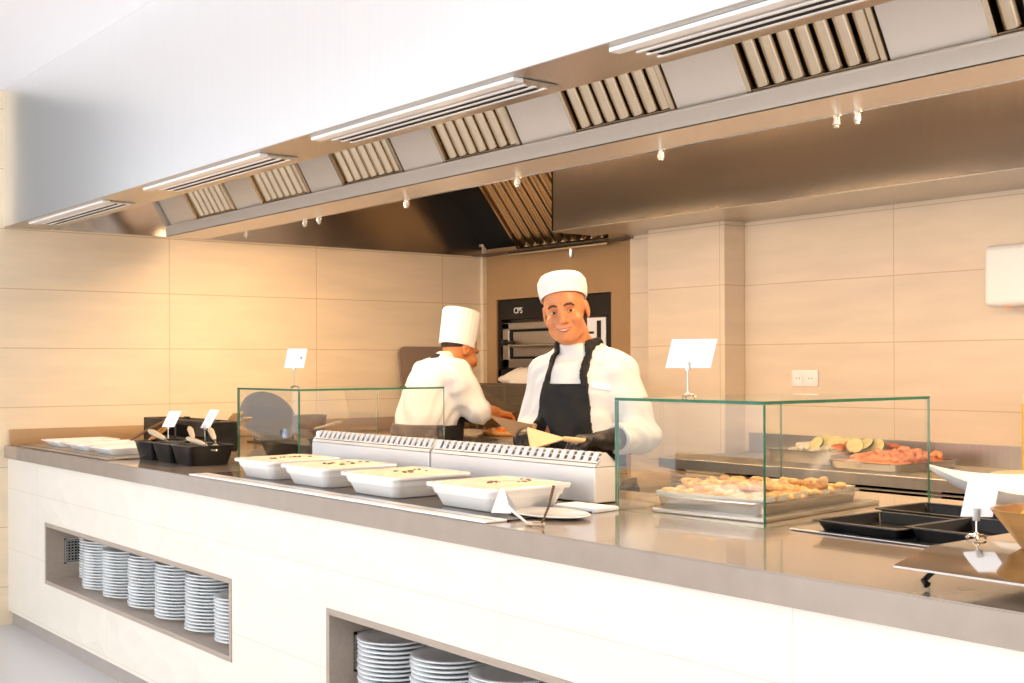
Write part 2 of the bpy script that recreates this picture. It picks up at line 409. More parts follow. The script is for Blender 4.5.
# gas pipe with nozzles
pp=thing('suppression_pipe','thin steel pipe with small nozzles running under the hood gutter','pipe',(0,2.90,2.068))
B().tube([(-6.46,0,0),(1.3,0,0)],.006,8).build('pipe','steel',pp)
for x in (-5.94,-5.31,-5.17,-4.42,-3.66,-2.90,-2.20,-2.13):
    b=B().lathe([(.003,.004),(.008,.002),(.008,-.012),(.012,-.013),(.012,-.03),(.008,-.031),(.008,-.038),(.001,-.039)],(x,0,0),8); b.build('nozzle','steel',pp,20)
rp=thing('filter_pipe','short steel pipe under the ribbed filter above the oven','pipe',(-5.9,5.0,2.085))
B().tube([(-.5,0,0),(.45,0,0)],.012,8).build('pipe','steel',rp); B().lathe([(.006,0),(.014,-.01),(.014,-.06),(.008,-.07)],(.12,0,0),8).build('nozzle','steel',rp,30)
# ------------------------------------------------------------------ glass cases
def pane(name,lo,hi,par,thin):
    b=B(); b.box(lo,hi)
    for f in b.bm.faces:
        f.material_index=0 if abs(f.normal[thin])>.9 else 1
    return b.build(name,['glass','glass_edge'],par,0)
def glass_case(x0,x1,y0,y1,h,label,name='glass_display_case'):
    t=thing(name,label,'display case',((x0+x1)/2,(y0+y1)/2,WT)); a=(x1-x0)/2; c=(y1-y0)/2; g=.008
    pane('front_pane',(-a,-c,0),(a,-c+g,h-.0085),t,1); pane('side_pane',(-a,-c+g+.0005,0),(-a+g,c,h-.0085),t,0); pane('side_pane',(a-g,-c+g+.0005,0),(a,c,h-.0085),t,0)
    pane('top_pane',(-a,-c,h-.008),(a,c,h),t,2); return t
glass_case(-5.03,-4.475,2.41,3.13,.318,'clear glass sneeze guard box in front of the oval platter, left of the cooks')
glass_case(-2.60,-2.055,2.41,3.13,.318,'clear glass sneeze guard box over the tray of roast chicken')
def sign_stand(loc,h,w,ch,rot,tilt,label,shear=0,lines=True,group=None):
    t=thing('sign_stand',label,'sign',loc,rot,group)
    b=B()
    for a in (.4,2.5,4.6): b.tube([(0,0,.008),(.014*math.cos(a),.014*math.sin(a),.009),(.021*math.cos(a),.021*math.sin(a),.003)],.003,8)
    b.lathe([(.004,.004),(.007,.008),(.006,.014),(.003,.016)],n=10); b.build('base','steel',t)
    B().tube([(0,0,.01),(0,0,h)],.002,8).build('rod','steel',t)
    b=B().box((-.007,-.004,h-.012),(.007,.005,h+.012),.001); b.build('clip','steel_soft',t)
    mx=T(0,0,h)@Matrix.Rotation(tilt,4,'X')@Matrix.Shear('XZ',4,(0,0)) if False else T(0,0,h)@Matrix.Rotation(tilt,4,'X')
    z0=-.004
    c=B(); s=shear
    c.poly([(-w/2,-.001,z0),(w/2,-.001,z0),(w/2+s,-.001,z0+ch),(-w/2+s,-.001,z0+ch),(-w/2,.001,z0),(w/2,.001,z0),(w/2+s,.001,z0+ch),(-w/2+s,.001,z0+ch)],
           [(0,1,2,3),(7,6,5,4),(0,4,5,1),(1,5,6,2),(2,6,7,3),(3,7,4,0)],mx)
    cd=c.build('card','card',t,0)
    if lines:
        p=B()
        for zz,l in ((.72,.55),(.5,.7),(.4,.5)): p.box((-w*l/2+s*zz,-.0017,z0+ch*zz),(w*l/2+s*zz,-.0011,z0+ch*zz+.0022),mx=mx)
        p.build('print','print',cd,0)
        if lines==2: 
            q=B().lathe([(.0005,0),(.0045,0),(.0045,.001),(.0005,.001)],n=12,mx=mx@T(w*.3+s*.5,-.0012,z0+ch*.52)@Matrix.Rotation(PI/2,4,'X')); q.build('print','ink',cd,0)
    return t
sign_stand((-4.63,2.475,1.2662),.09,.092,.080,.55,-.12,'small white card on a thin steel stand on the left glass case',.012,2)
sign_stand((-2.40,2.50,1.2662),.088,.125,.080,.62,-.12,'large blank white card on a steel stand on the right glass case',.018,False)
# ------------------------------------------------------------------ hot plates and heated units
def rrect(w,d,r,n=5):
    o=[]
    for cx,cy,a in ((w/2-r,d/2-r,0),(-w/2+r,d/2-r,PI/2),(-w/2+r,-d/2+r,PI),(w/2-r,-d/2+r,3*PI/2)):
        for k in range(n+1): o.append((cx+r*math.cos(a+PI/2*k/n),cy+r*math.sin(a+PI/2*k/n)))
    return o
def shell(prof,n=5,mx=None,b=None,cap=True):
    """stack of rounded rectangles (w,d,r,z) swept into one closed wall"""
    b=b or B(); b.rings([[Vector((x,y,z)) for x,y in rrect(w,d,r,n)] for w,d,r,z in prof],cap,mx=mx); return b
hp=thing('hot_plate','long flush hot plate with a white front strip under the four white dishes','hot plate',(-3.515,2.2,WT))
a=.935
B().box((-a,-.268,0),(a,-.195,.006),.002).build('front_strip','white_metal',hp,0)['label']='white enamel front strip'
B().box((-a,-.192,0),(a,.2,.004),.001).build('heated_glass','hotglass',hp,0)
B().box((-a,-.236,.0058),(a,-.233,.0066)).build('groove','steel_dark',hp,0)
hp2=thing('warming_strip','slotted steel warming strip at the far left end of the worktop','hot plate',(-6.02,2.2,WT))
B().box((-.72,-.24,0),(.62,.2,.005),.001).build('plate','steel_soft',hp2,0)
b=B()
for i in range(26): b.box((-.68+i*.05,-.2,.0045),(-.65+i*.05,-.19,.0055))
b.build('slot','black_matte',hp2,0)
def heated_unit(x0,x1,label):
    t=thing('heated_bridge',label,'food warmer',((x0+x1)/2,2.44,WT),0,'ribbed steel food warmers'); a=(x1-x0)/2
    B().box((-a,0,.004),(a,.10,.108),.003).build('body','steel_light',t,0)
    B().box((-a+.01,.004,0),(a-.01,.09,.004)).build('foot','black_matte',t,0)
    b=B()
    b.prism([(0.001,.110),(.020,.126),(.022,.124),(.004,.110)],0,-a,a)
    for x in (-a,a-.003): b.prism([(.001,.110),(.034,.152),(.045,.152),(.097,.110)],0,x,x+.003)
    b.prism([(.094,.110),(.097,.112),(.066,.136),(.062,.133)],0,-a,a)
    b.build('cover','white_metal' if 0 else 'steel_light',t,0)
    b=B(); nt=23; p=(2*a-.006)/nt
    for i in range(nt):
        x=-a+.003+i*p
        b.prism([(.019,.125),(.034,.152),(.045,.152),(.066,.136),(.062,.133),(.044,.147),(.036,.147),(.022,.123)],0,x+p*.0,x+p*.58)
    b.build('ribs','steel_light',t,0)
    B().box((-a+.004,.012,.112),(a-.004,.085,.121)).build('heater','black_matte',t,0)
    return t
heated_unit(-4.416,-3.585,'ribbed steel food warmer behind the left white dishes')
heated_unit(-3.572,-2.72,'ribbed steel food warmer in front of the smiling chef')
# ------------------------------------------------------------------ white dishes
def dish(loc,w,d,h,label,group,seed,food=True,rot=0):
    t=thing('serving_dish',label,'dish',loc,rot,group)
    pr=[(w*.76,d*.76,.03,0),(w*.78,d*.78,.03,.003),(w*.86,d*.86,.03,h*.55),(w*.865,d*.865,.03,h*.57),(w*.885,d*.885,.03,h*.57),(w*.92,d*.92,.03,h*.84),(w*.985,d*.985,.03,h*.86),(w,d,.035,h*.9),(w,d,.035,h),(w*.985,d*.985,.03,h+.002),(w*.9,d*.9,.025,h),(w*.86,d*.86,.02,h*.84),(w*.7,d*.7,.02,h*.3)]
    shell(pr).build('dish','porcelain',t,40)
    if food:
        rn=random.Random(seed)
        f=B(); R=[]
        for s,z in ((.68,h*.38),(.79,h*.7),(.845,h*.88),(.84,h*.96),(.7,h*1.06),(.5,h*1.1),(.3,h*1.1),(.1,h*1.1)):
            R.append([Vector((x*s,y*s,z+rn.uniform(-.003,.003)*(z>h))) for x,y in rrect(w,d,.03)])
        f.rings(R); o=f.build('mashed_food','food_beige',None,60); o.location=loc; o.rotation_euler=(0,0,rot)
        g=B()
        for k in range(9):
            x,y=rn.uniform(-.05,.2)*w+.02,rn.uniform(-.3,.3)*d
            g.ell((x,y,h*1.1),(rn.uniform(.006,.014),rn.uniform(.004,.008),.004),u=8,v=6,noise=.1,seed=k)
        g.build('herb_garnish','speck',o)
        tag(o,'pale beige food filling the '+label.split(', ')[0].replace('white serving dish','white dish') if 0 else 'pale beige food heaped in the '+label[len('white serving dish '):]+' white dish','food',None,'stuff')
    return t
dd=['first from the black bins','second from the black bins','third from the black bins','nearest the small card with tongs']
for i,(x,w) in enumerate(((-4.125,.29),(-3.75,.31),(-3.33,.33),(-2.855,.33))):
    dish((x,2.175+(.01 if i==3 else 0),WT+.0045),w,.31,.066,'white serving dish '+dd[i],'white dishes of beige food',i)
for i,(x,w,l) in enumerate(((-6.42,.26,'low white dish at the far left end of the counter'),(-6.06,.28,'low white dish third from the black bins, far left'),(-5.72,.28,'low white dish with a tilted rim just left of the black bins'))):
    dish((x,2.2,WT+.0055),w,.34,.032,l,'low white dishes at the far end',40+i,False)
def tongs(loc,rot,L,m1,label,grp=None,spread=.02,pitch=0,name='serving_tongs'):
    t=thing(name,label,'tongs',loc,0,grp); t.rotation_euler=(0,-pitch,rot)
    for s in (-1,1):
        b=B(); pts=[(0,0,.006),(.02,s*.008,.007),(L*.5,s*spread,.010),(L*.8,s*spread*.8,.008),(L,s*.006,.005)]
        b.tube(pts,[.004,.005,.005,.007,.009],8,flat=(.5,1.3)); b.build('arm',m1,t)
    B().tube([(.003,-.006,.006),(-.006,0,.006),(.003,.006,.006)],.0045,8).build('spring',m1,t)
    return t
tongs((-6.12,2.36,WT+.040),1.2,.20,'wok','dark tongs standing in the far left low dishes',None,.016,.5)
tongs((-5.86,2.34,WT+.040),1.9,.18,'wood','brown tongs lying over the low dish left of the black bins',None,.016,.5)
# ------------------------------------------------------------------ cutlery bins
def bin_(loc,w,d,h,label,group,rot=0):
    t=thing('cutlery_bin',label,'bin',loc,rot,group)
    pr=[(w*.8,d*.82,.012,0),(w,d,.014,h-.004),(w*1.03,d*1.03,.016,h-.004),(w*1.03,d*1.03,.016,h),(w*.96,d*.96,.012,h),(w*.78,d*.8,.01,.008)]
    shell(pr).build('bin','bin_black',t,40); return t
for i,(x,l) in enumerate(((-5.325,'black sloping bin farthest left in the row of three beside the low white dishes'),(-5.12,'middle black sloping bin in the row of three'),(-4.915,'black sloping bin nearest the four white dishes'))):
    bin_((x,2.195,WT),.195,.20,.083,l,'black bins of serving cutlery')
bin_((-4.72,2.55,WT),.44,.22,.085,'wide black bin standing inside the left glass case','black bins of serving cutlery') if 0 else bin_((-4.75,2.61,WT),.44,.25,.085,'wide black bin standing inside the left glass case','black bins of serving cutlery')
def utensil(loc,rot,pitch,L,r,label,m='bone'):
    t=thing('serving_spoon',label,'utensil',loc,0,'bone handled spoons in the black bins'); t.rotation_euler=(0,-pitch,rot)
    B().tube([(0,0,0),(L*.12,0,0),(L*.45,0,0),(L*.6,0,0)],[r*.6,r,r*.85,r*.45],10,flat=(1,.7)).build('handle',m,t)
    b=B().tube([(L*.58,0,0),(L*.75,0,-.004)],.0035,8); b.ell((L*.86,0,-.008),(L*.14,.02,.007),u=12,v=8); b.build('bowl','steel',t)
    return t
us=[((-5.50,2.20,WT+.118),.05,-.20,.27,.018,'fat bone handle over the leftmost black bin'),
    ((-5.31,2.31,WT+.136),-.30,-.28,.24,.014,'bone handle slanting over the middle black bin, upper one'),
    ((-4.985,2.16,WT+.108),.25,-.20,.20,.016,'short fat bone handle over the nearest black bin'),
    ((-5.17,2.345,WT+.136),-.30,-.26,.27,.014,'bone handle slanting over the back edge of the nearest bin')]
for u_ in us: utensil(*u_)
tongs((-4.62,2.66,WT+.105),2.6,.2,'steel_dark','grey tongs leaning up inside the left glass case',None,.018,-.25)
o=thing('pilot_lamp','tiny bluish white lamp inside the left glass case','lamp',(-4.87,2.72,WT)); B().lathe([(.008,0),(.01,.09),(.004,.12),(.001,.122)],n=10).build('shade','blue_led',o); B().lathe([(.014,0),(.014,.004),(.008,.005)],n=12).build('base','black',o)
# black rack with openings behind the bins
rk=thing('cutlery_rack','black slotted plastic rack standing behind the black bins','rack',(-5.98,2.60,WT))
b=B(); w,d,h=.80,.16,.145
b.box((-w/2,-d/2,0),(w/2,d/2,.02),.004)
for x in (-.4,-.18,.0,.18,.385): b.box((x-.004,-d/2,.02),(x+.022,d/2,h),.004)
for y in (-d/2,d/2-.01):
    b.box((-w/2,y,.02),(w/2,y+.01,.06)); b.box((-w/2,y,h-.025),(w/2,y+.01,h),.004)
    b.box((-w/2,y,.07),(-.18,y+.01,h-.02)); b.box((.2,y,.07),(w/2,y+.01,h-.02))
b.box((-.05,-.01,h),(-.01,.01,h+.012),.003); b.build('frame','black',rk,0)
sign_stand((-5.72,2.38,WT),.125,.072,.078,.5,-.25,'white tilted card on a rod at the left end of the black rack',.03,1,'cards by the black bins')
sign_stand((-5.30,2.38,WT),.135,.055,.085,.4,-.2,'white tilted card on a rod at the right end of the black rack',.045,1,'cards by the black bins')
# oval platter, basket with handle, brown leaning spatulas
ov=thing('oval_platter','large dark grey oval platter standing upright behind the left glass case','platter',(-5.97,3.05,WT))
mx=T(0,0,.138)@Matrix.Rotation(math.radians(80),4,'X')@Matrix.Rotation(math.radians(-8),4,'Z')
B().lathe([(.001,-.012),(.19,-.012),(.32,.012),(.335,.016),(.335,.021),(.31,.016),(.18,-.006),(.001,-.006)],n=48,mx=mx,sy=.385).build('platter','oval',ov)
b=B().box((-.18,-.05,0),(.18,.06,.01),.003)
for x in (-.15,.15): b.box((x-.006,-.02,.01),(x+.006,-.01,.08)); b.box((x-.006,.05,.01),(x+.006,.06,.12))
b.build('stand','steel_dark',ov,0)
wk=thing('frying_basket','brown iron pan with a long wire handle behind the left glass case','pan',(-5.545,3.05,WT))
B().lathe([(.001,0),(.055,0),(.065,.02),(.085,.155),(.089,.165),(.082,.165),(.06,.03),(.001,.012)],n=28).build('bowl','wok',wk)
for s in (-1,1): B().tube([(.072,s*.012,.10),(.17,s*.010,.115),(.28,s*.016,.136),(.315,0,.142)],.005,8).build('handle','bone',wk)
for i,(x,r) in enumerate(((-5.48,.0),(-5.38,.12))):
    t=thing('wooden_spatula',('pale wooden spatula leaning behind the rack, longer one' ,'pale wooden spatula leaning behind the rack, shorter one')[i],'spatula',(x-.72,2.86,WT)); L=.30-.05*i
    t.rotation_euler=(0,-.55,r)
    B().tube([(0,0,.02),(L*.7,0,.02)],.007,8).build('handle','wood_pale',t); B().box((L*.68,-.028,.014),(L,.028,.024),.005).build('blade','wood_pale',t)
# ------------------------------------------------------------------ small card with tongs and plate
pl=thing('oval_plate','small flat white oval plate beside the nearest white dish','plate',(-2.60,2.165,WT))
B().lathe([(.001,0),(.09,0),(.14,.008),(.142,.010),(.138,.012),(.09,.005),(.001,.005)],n=40,sy=.62).build('plate','porcelain',pl)
np_=B().box((-.085,-.05,0),(.085,.05,.012),.003,mx=Rz(.1)).build('folded_napkin','card',None,0); np_.location=(-2.655,2.345,WT); tag(np_,'folded white napkin at the right end of the hot plate','napkin')
tc=thing('tent_card','small folded white card standing on the small oval plate','sign',(-2.665,2.06,WT+.012),.5)
b=B().poly([(-.03,-.02,0),(.03,-.02,0),(.0,0,.065),(-.03,.03,0),(.03,.03,0),(-.012,0.004,.066)],[(0,1,2,5),(3,5,2,4)]); b.build('card','card',tc,0,False)
tg=thing('wire_tongs','thin brass tongs with a ring end on the worktop by the oval plate','tongs',(-2.47,2.01,WT))
B().tube([(-.16,.03,.035),(-.1,.015,.02),(-.03,-.005,.006),(0,-.01,.005)],[.006,.004,.003,.003],8).build('arm','porcelain',tg)
B().tube([(.028*math.cos(a),.02*math.sin(a),.005) for a in [2*PI*k/18 for k in range(19)]],.003,8).build('ring','bone',tg)
B().tube([(.025,.0,.005),(.02,.03,.05),(.015,.05,.10)],[.003,.003,.004],8).build('arm','wok',tg)
# ------------------------------------------------------------------ food tray in the right glass case
def tray(loc,w,d,h,label,rot=0,name='steel_tray'):
    t=thing(name,label,'tray',loc,rot)
    shell([(w*.94,d*.95,.03,0),(w-.012,d-.012,.034,h-.004),(w+.008,d+.008,.04,h-.004),(w+.008,d+.008,.04,h),(w-.018,d-.018,.03,h),(w*.93,d*.94,.026,.003)]).build('tray','steel',t,40); return t
TR=.12; tc0=(-2.366,2.752,WT+.0125)
B().box((-.185,-.30,0),(.185,.30,.012),.003,mx=Rz(TR)).build('x','steel_soft',None,0).name='base_plate'
bp=bpy.data.objects['base_plate']; bp.location=(-2.34,2.765,WT); tag(bp,'flat steel plate under the tray of roast chicken','plate')
tray(tc0,.365,.53,.034,'steel tray of roast chicken inside the right glass case',TR)
b=B(); R=[]
rn=random.Random(3)
gx=[-.174,-.158,-.1,0,.1,.155,.166]; gy=[-.252,-.238,-.15,0,.15,.238,.250]
vs=[];fs=[]
for i,x in enumerate(gx):
    for j,y in enumerate(gy):
        edge=(i in(0,6)) or (j in (0,6)); vs.append((x,y,(.041+rn.uniform(0,.006)) if edge else .010))
for i in range(6):
    for j in range(6): a=i*7+j; fs.append((a,a+7,a+8,a+1))
pp_=B().poly(vs,fs).build('baking_paper','paper',None,60); pp_.location=tc0; pp_.rotation_euler=(0,0,TR); tag(pp_,'crumpled baking paper lining the chicken tray','paper')
ch0=[]
for v in range(3):
    b=B(); b.ell((0,0,.016),(.055,.026,.018),noise=.07,seed=v,u=22,v=14)
    for q in range(7): b.ell((-.045+.015*q,.012*math.sin(q*2.1+v),.020+.004*math.cos(q*1.7)),(.020,.016,.013),noise=.10,seed=v*9+q,u=12,v=8)
    ch0.append(b.build('chicken_piece','chicken',None,80))
mxr=Rz(TR)
k=0; rows=8
chick=[]
for r in range(rows):
    for c in range(3):
        p=mxr@Vector((-.105+c*.105+rn.uniform(-.008,.008),-.205+r*.055+rn.uniform(-.006,.006),0))
        o=ch0[k%3] if k<3 else ch0[k%3].copy()
        if k>=3: COL.objects.link(o)
        o.location=(tc0[0]+p.x,tc0[1]+p.y,tc0[2]+.012+rn.uniform(0,.004)); o.rotation_euler=(rn.uniform(-.2,.2),rn.uniform(-.15,.15),TR+rn.uniform(-.25,.25)+(PI if rn.random()<.5 else 0))
        rowl=['front row','second row','third row','fourth row','fifth row','sixth row','seventh row','back row'][r]
        tag(o,'golden roast chicken piece, %s of the %s in the case tray'%(('left','middle','right')[c],rowl),'chicken piece','roast chicken pieces'); k+=1
for c in range(8):
    o=ch0[c%3].copy(); COL.objects.link(o); p=mxr@Vector((-.10+.065*(c%4)+.02*(c//4),-.14+c*.036,0)); o.location=(tc0[0]+p.x,tc0[1]+p.y,tc0[2]+.036); o.rotation_euler=(.1,.1,TR+.4*c)
    tag(o,'golden roast chicken piece lying on top of the heap, %s from the front'%('first','second','third','fourth','fifth','sixth','seventh','eighth')[c],'chicken piece','roast chicken pieces')
# ------------------------------------------------------------------ black trays, platter, bowl at the right
def black_tray(loc,w,d,h,label,rot):
    t=thing('black_tray',label,'tray',loc,rot,'black trays at the right end')
    shell([(w*.9,d*.9,.01,0),(w,d,.012,h),(w+.02,d+.02,.014,h),(w+.02,d+.02,.014,h+.003),(w-.01,d-.01,.01,h+.003),(w*.88,d*.88,.008,.004)]).build('tray','bin_black',t,40); return t
tb=B().box((-.30,-.305,0),(.30,.295,.005),.002).build('tray_base','steel_soft',None,0); tb.location=(-1.70,2.745,WT); tag(tb,'thin steel sheet under the three black trays','sheet')
ZB=WT+.0055
black_tray((-1.805,2.575,ZB),.235,.26,.024,'shallow black tray nearest the right glass case, front left of three',0)
black_tray((-1.565,2.595,ZB),.22,.26,.030,'black tray in front right of the three, behind the steel platter',0)
black_tray((-1.76,2.855,ZB),.40,.21,.026,'shallow black tray at the back of the three, by the glass case',0)
tongs((-1.66,2.80,ZB+.040),.9,.2,'wok','dark tongs lying across the black trays beside the white card',None,.018,-.12)
pf=thing('steel_platter','polished steel platter with a wide sloping front flange on short feet','platter',(-.87,2.27,WT))
zt=.064
prof=[(-.303,.039),(-.3025,.035),(-.184,zt-.004),(.30,zt-.004),(.36,.045),(.361,.049),(.30,zt),(-.183,zt)]
B().prism(prof,0,-.50,.60).build('platter','steel_mirror',pf,25)
for x in (-.44,.5):
    for y in (-.285,.26):
        B().tube([(x,y,0.0085),(x-.010,y+.004,.015),(x-.004,y+.010,.024),(x+.012,y+.016,.0385)],[.007,.006,.005,.004],8).build('foot','black',pf)
sign_stand((-1.352,2.215,WT+.0648),.050,.060,.074,.72,-.22,'white tilted card on a short rod standing on the steel platter',.018,False)
bw=thing('wooden_bowl','brown wooden bowl with sloping sides and yellow fruit on the steel platter','bowl',(-1.190,2.228,WT+.0648))
shell([(.12,.12,.045,0),(.13,.13,.05,.006),(.215,.215,.08,.068),(.22,.22,.08,.073),(.207,.207,.075,.073),(.12,.12,.04,.012)],8).build('bowl','wood',bw,40)
yf=None
for i in range(4):
    a=i*1.57+.4
    if yf is None: yf=B().ell((0,0,0),(.033,.033,.029),noise=.02,seed=1).build('yellow_fruit','juice_fruit'); o=yf
    else: o=yf.copy(); COL.objects.link(o)
    o.location=(-1.190+.040*math.cos(a),2.228+.040*math.sin(a),WT+.0648+.046); o.rotation_euler=(0,0,i)
    tag(o,'yellow fruit in the wooden bowl, %s'%('at its back right','at its back left','towards the white card','at its front right')[i],'fruit','yellow fruit in the bowl')
# long white boat-shaped dish on a low foot
bt=thing('boat_dish','long white pointed boat-shaped dish behind the white card and wooden bowl','dish',(-1.73,3.14,WT),math.radians(51.9))
R=[]; n=20
for i in range(n+1):
    t=i/n; k=math.sin(PI*min(.985,max(.015,t)))**.75; x=-.30+t*.60; top=.088+.058*(abs(t-.5)*2)**2.2; bot=top-.008-.050*k
    w=.085*k
    R.append([Vector((x,y*w,z)) for y,z in ((-1,top),(-.86,top),(-.5,bot+.012),(0,bot+.008),(.5,bot+.012),(.86,top),(1,top),(.92,top-.006),(.6,bot+.004),(0,bot),(-.6,bot+.004),(-.92,top-.006))])
B().rings(R,mx=T(0,0,.05)@Matrix.Rotation(math.radians(15),4,'X')@T(0,0,-.05)).build('boat','porcelain',bt,60); B().lathe([(.045,.0),(.045,.006),(.02,.015),(.02,.034),(.03,.040),(.001,.041)],n=20).build('foot','porcelain',bt)
# ------------------------------------------------------------------ kitchen back counter
kc=thing('kitchen_counter','steel kitchen counter with open dark shelf along the tiled back wall','counter',(0,0,0))
B().box((-4.40,4.37,.85),(1.2,5.038,.90),.003).box((-4.38,5.02,.90),(1.2,5.039,1.0),.002).build('top','steel_soft',kc,0)
b=B()
for z in (.12,.70): b.box((-4.38,4.43,z),(1.18,5.02,z+.03))
b.build('shelf','steel_dark',kc,0)
for x in (-4.36,-2.9,-1.5,0,1.12): B().box((x,4.42,0),(x+.05,4.47,.85)).build('leg','steel_soft',kc,0)
B().box((-4.38,5.0,.1),(1.18,5.02,.85)).build('back_panel','black_matte',kc,0)  # matt black stands in for the shadow below the counter top
b=B()
for i in range(4): b.tube([(-4.36,4.41,.832-.02*i),(1.15,4.41,.832-.02*i)],.0045,8)
b.build('rail','steel_soft',kc)
# range with dark grate between the counters
tray((-3.69,4.78,.9015),.42,.40,.058,'deep steel tray of vegetables and white cheese on the kitchen counter',-.1)
tray((-3.27,4.70,.9015),.37,.45,.034,'shallow steel tray of pink salmon pieces on the kitchen counter',-.06)
rn=random.Random(5)
o=B().box((-.09,-.07,0),(.09,.07,.05),.012,3).build('cheese_block','feta'); o.location=(-3.80,4.86,.93); tag(o,'block of white cheese at the back of the vegetable tray','cheese')
sm=None
for i in range(16):
    if sm is None: sm=B().box((-.013,-.013,0),(.013,.013,.018),.004,2).build('cheese_cube','feta'); o=sm
    else: o=sm.copy(); COL.objects.link(o)
    o.location=(-3.80+.055*(i%4)+rn.uniform(-.012,.012),4.655+.035*(i//4),.945+.012*(i%2)); o.rotation_euler=(rn.uniform(-.4,.4),rn.uniform(-.4,.4),rn.uniform(0,3))
    tag(o,'white cheese cube in the vegetable tray, %s of the %s'%(('first','second','third','last')[i%4],('front row','second row','third row','back row')[i//4]),'cheese','cheese cubes')
z0=None
for i in range(9):
    if z0 is None:
        z0=B().lathe([(.001,-.005),(.034,-.005),(.0345,0),(.034,.005),(.001,.005)],n=22,sx=1.15).build('courgette_slice','zuc')
        z0.data.materials.append(M['zuc_skin'])
        for p in z0.data.polygons:
            if abs(p.normal.z)<.7: p.material_index=1
        o=z0
    else: o=z0.copy(); COL.objects.link(o)
    o.location=(-3.70+.036*i+rn.uniform(-.008,.008),4.72+.03*(i%3),.985+.008*(i%2)); o.rotation_euler=(.95+rn.uniform(-.3,.3),rn.uniform(-.35,.35),.5+rn.uniform(-.5,.5))
    tag(o,'pale courgette slice, %s from the cheese'%('first','second','third','fourth','fifth','sixth','seventh','eighth','ninth')[i],'courgette slice','courgette slices')
z1=None
for i in range(7):
    if z1 is None: z1=B().ell((0,0,0),(.042,.020,.016),noise=.1,seed=4,u=14,v=8).build('orange_pepper_piece','pepper'); o=z1
    else: o=z1.copy(); COL.objects.link(o)
    o.location=(-3.56+.02*i,4.70+.04*i,.975+.01*(i%2)); o.rotation_euler=(rn.uniform(-.5,.5),rn.uniform(-.4,.4),rn.uniform(0,3))
    tag(o,'orange pepper piece in the vegetable tray, %s from the front'%('first','second','third','fourth','fifth','sixth','seventh')[i],'pepper','orange pepper pieces')
s0=None; k=0
for r in range(6):
    for c in range(7):
        if s0 is None:
            s0=B().tube([(.022*math.cos(a),.022*math.sin(a),.004*math.sin(a*2)) for a in (-.4,.3,1,1.7,2.4,3.1)],[.005,.010,.012,.011,.009,.004],8).build('salmon_piece','shrimp',None,60); o=s0
        else: o=s0.copy(); COL.objects.link(o)
        hgt=.03*max(0,1-((r-2.5)/3.2)**2)*max(0,1-((c-3)/4)**2)
        o.location=(-3.275+(c-3)*.040+rn.uniform(-.01,.01),4.715+(r-2.5)*.055+rn.uniform(-.01,.01),.924+hgt+rn.uniform(0,.012)); o.rotation_euler=(rn.uniform(-.6,.6),rn.uniform(-.6,.6),rn.uniform(0,6)); sc_=rn.uniform(1.1,1.5); o.scale=(sc_,sc_,sc_)
        tag(o,'pink salmon piece in the shallow tray, %s of the %s'%(('first','second','third','fourth','fifth','sixth','last')[c],('front row','second row','third row','fourth row','fifth row','back row')[r]),'salmon piece','pink salmon pieces'); k+=1
o=thing('salmon_bed','heap of pink salmon scraps filling the shallow tray','salmon',(-3.27,4.70,.906)); tag(o,kind='stuff'); o.rotation_euler=(0,0,-.06)
f=B(); R=[]
for s,z in ((.92,0),(.92,.02),(.8,.028),(.5,.045),(.1,.05)): R.append([Vector((x*s,y*s,z+rn.uniform(-.003,.003))) for x,y in rrect(.36,.44,.03)])
f.rings([[Vector((v.x*.93,v.y*.93,v.z)) for v in r_] for r_ in R]).build('scraps','shrimp',o,60)
o=thing('round_dish','flat cream dish holding a small steel jar on the kitchen counter','dish',(-2.56,4.66,.9005)); B().lathe([(.001,0),(.14,0),(.19,.016),(.193,.019),(.188,.021),(.14,.008),(.001,.008)],n=40).build('dish','cream',o)
o=thing('small_jar','small steel lidded jar standing on the cream dish','jar',(-2.60,4.70,.909)); B().lathe([(.001,0),(.03,0),(.034,.004),(.034,.03),(.028,.034)],n=20).build('body','steel',o); B().lathe([(.03,.034),(.03,.042),(.012,.045),(.001,.046)],n=20).build('lid','steel_soft',o)
o=thing('juice_dispenser','tall yellow container with cream cap at the right end of the kitchen counter','container',(-2.66,4.88,.9005)); B().lathe([(.001,0),(.09,0),(.095,.006),(.095,.285),(.09,.29),(.001,.291)],n=32).build('body','juice',o); B().lathe([(.001,.291),(.088,.291),(.088,.33),(.07,.345),(.001,.346)],n=32).build('cap','cream',o)['label']='cream cap'
o=thing('paper_towel_dispenser','white rounded dispenser box on the tiled wall at the right edge','dispenser',(-2.815,5.04,1.602))
b=B().box((-.15,-.13,0),(.15,-.004,.265),.03,5); b.build('cover','white_plastic',o); B().box((-.14,-.006,.01),(.14,0,.25)).build('back_plate','white_plastic',o,0); B().lathe([(.001,-.006),(.007,-.006),(.007,0)],(-.07,-.06,0),12).build('indicator','red',o)
o=thing('wall_socket','white double wall socket on the tiled back wall','socket',(-4.02,5.04,1.287))
B().box((-.082,-.011,-.042),(.082,0,.042),.004).build('plate','porcelain',o)
for x in (-.039,.039):
    b=B().lathe([(.029,.0115),(.031,.0115),(.031,.0145),(.028,.0145)],n=24,mx=T(x,0,0)@Matrix.Rotation(PI/2,4,'X'),cap=False); b.lathe([(.001,.0116),(.028,.0116),(.028,.0121),(.001,.0121)],n=24,mx=T(x,0,0)@Matrix.Rotation(PI/2,4,'X')); s_=b.build('socket_ring','white_plastic',o)
    b=B()
    for q in (-.0095,.0095): b.box((x+q-.0025,-.0132,-.0025),(x+q+.0025,-.0122,.0025))
    b.build('pin_hole','black_matte',s_,0)
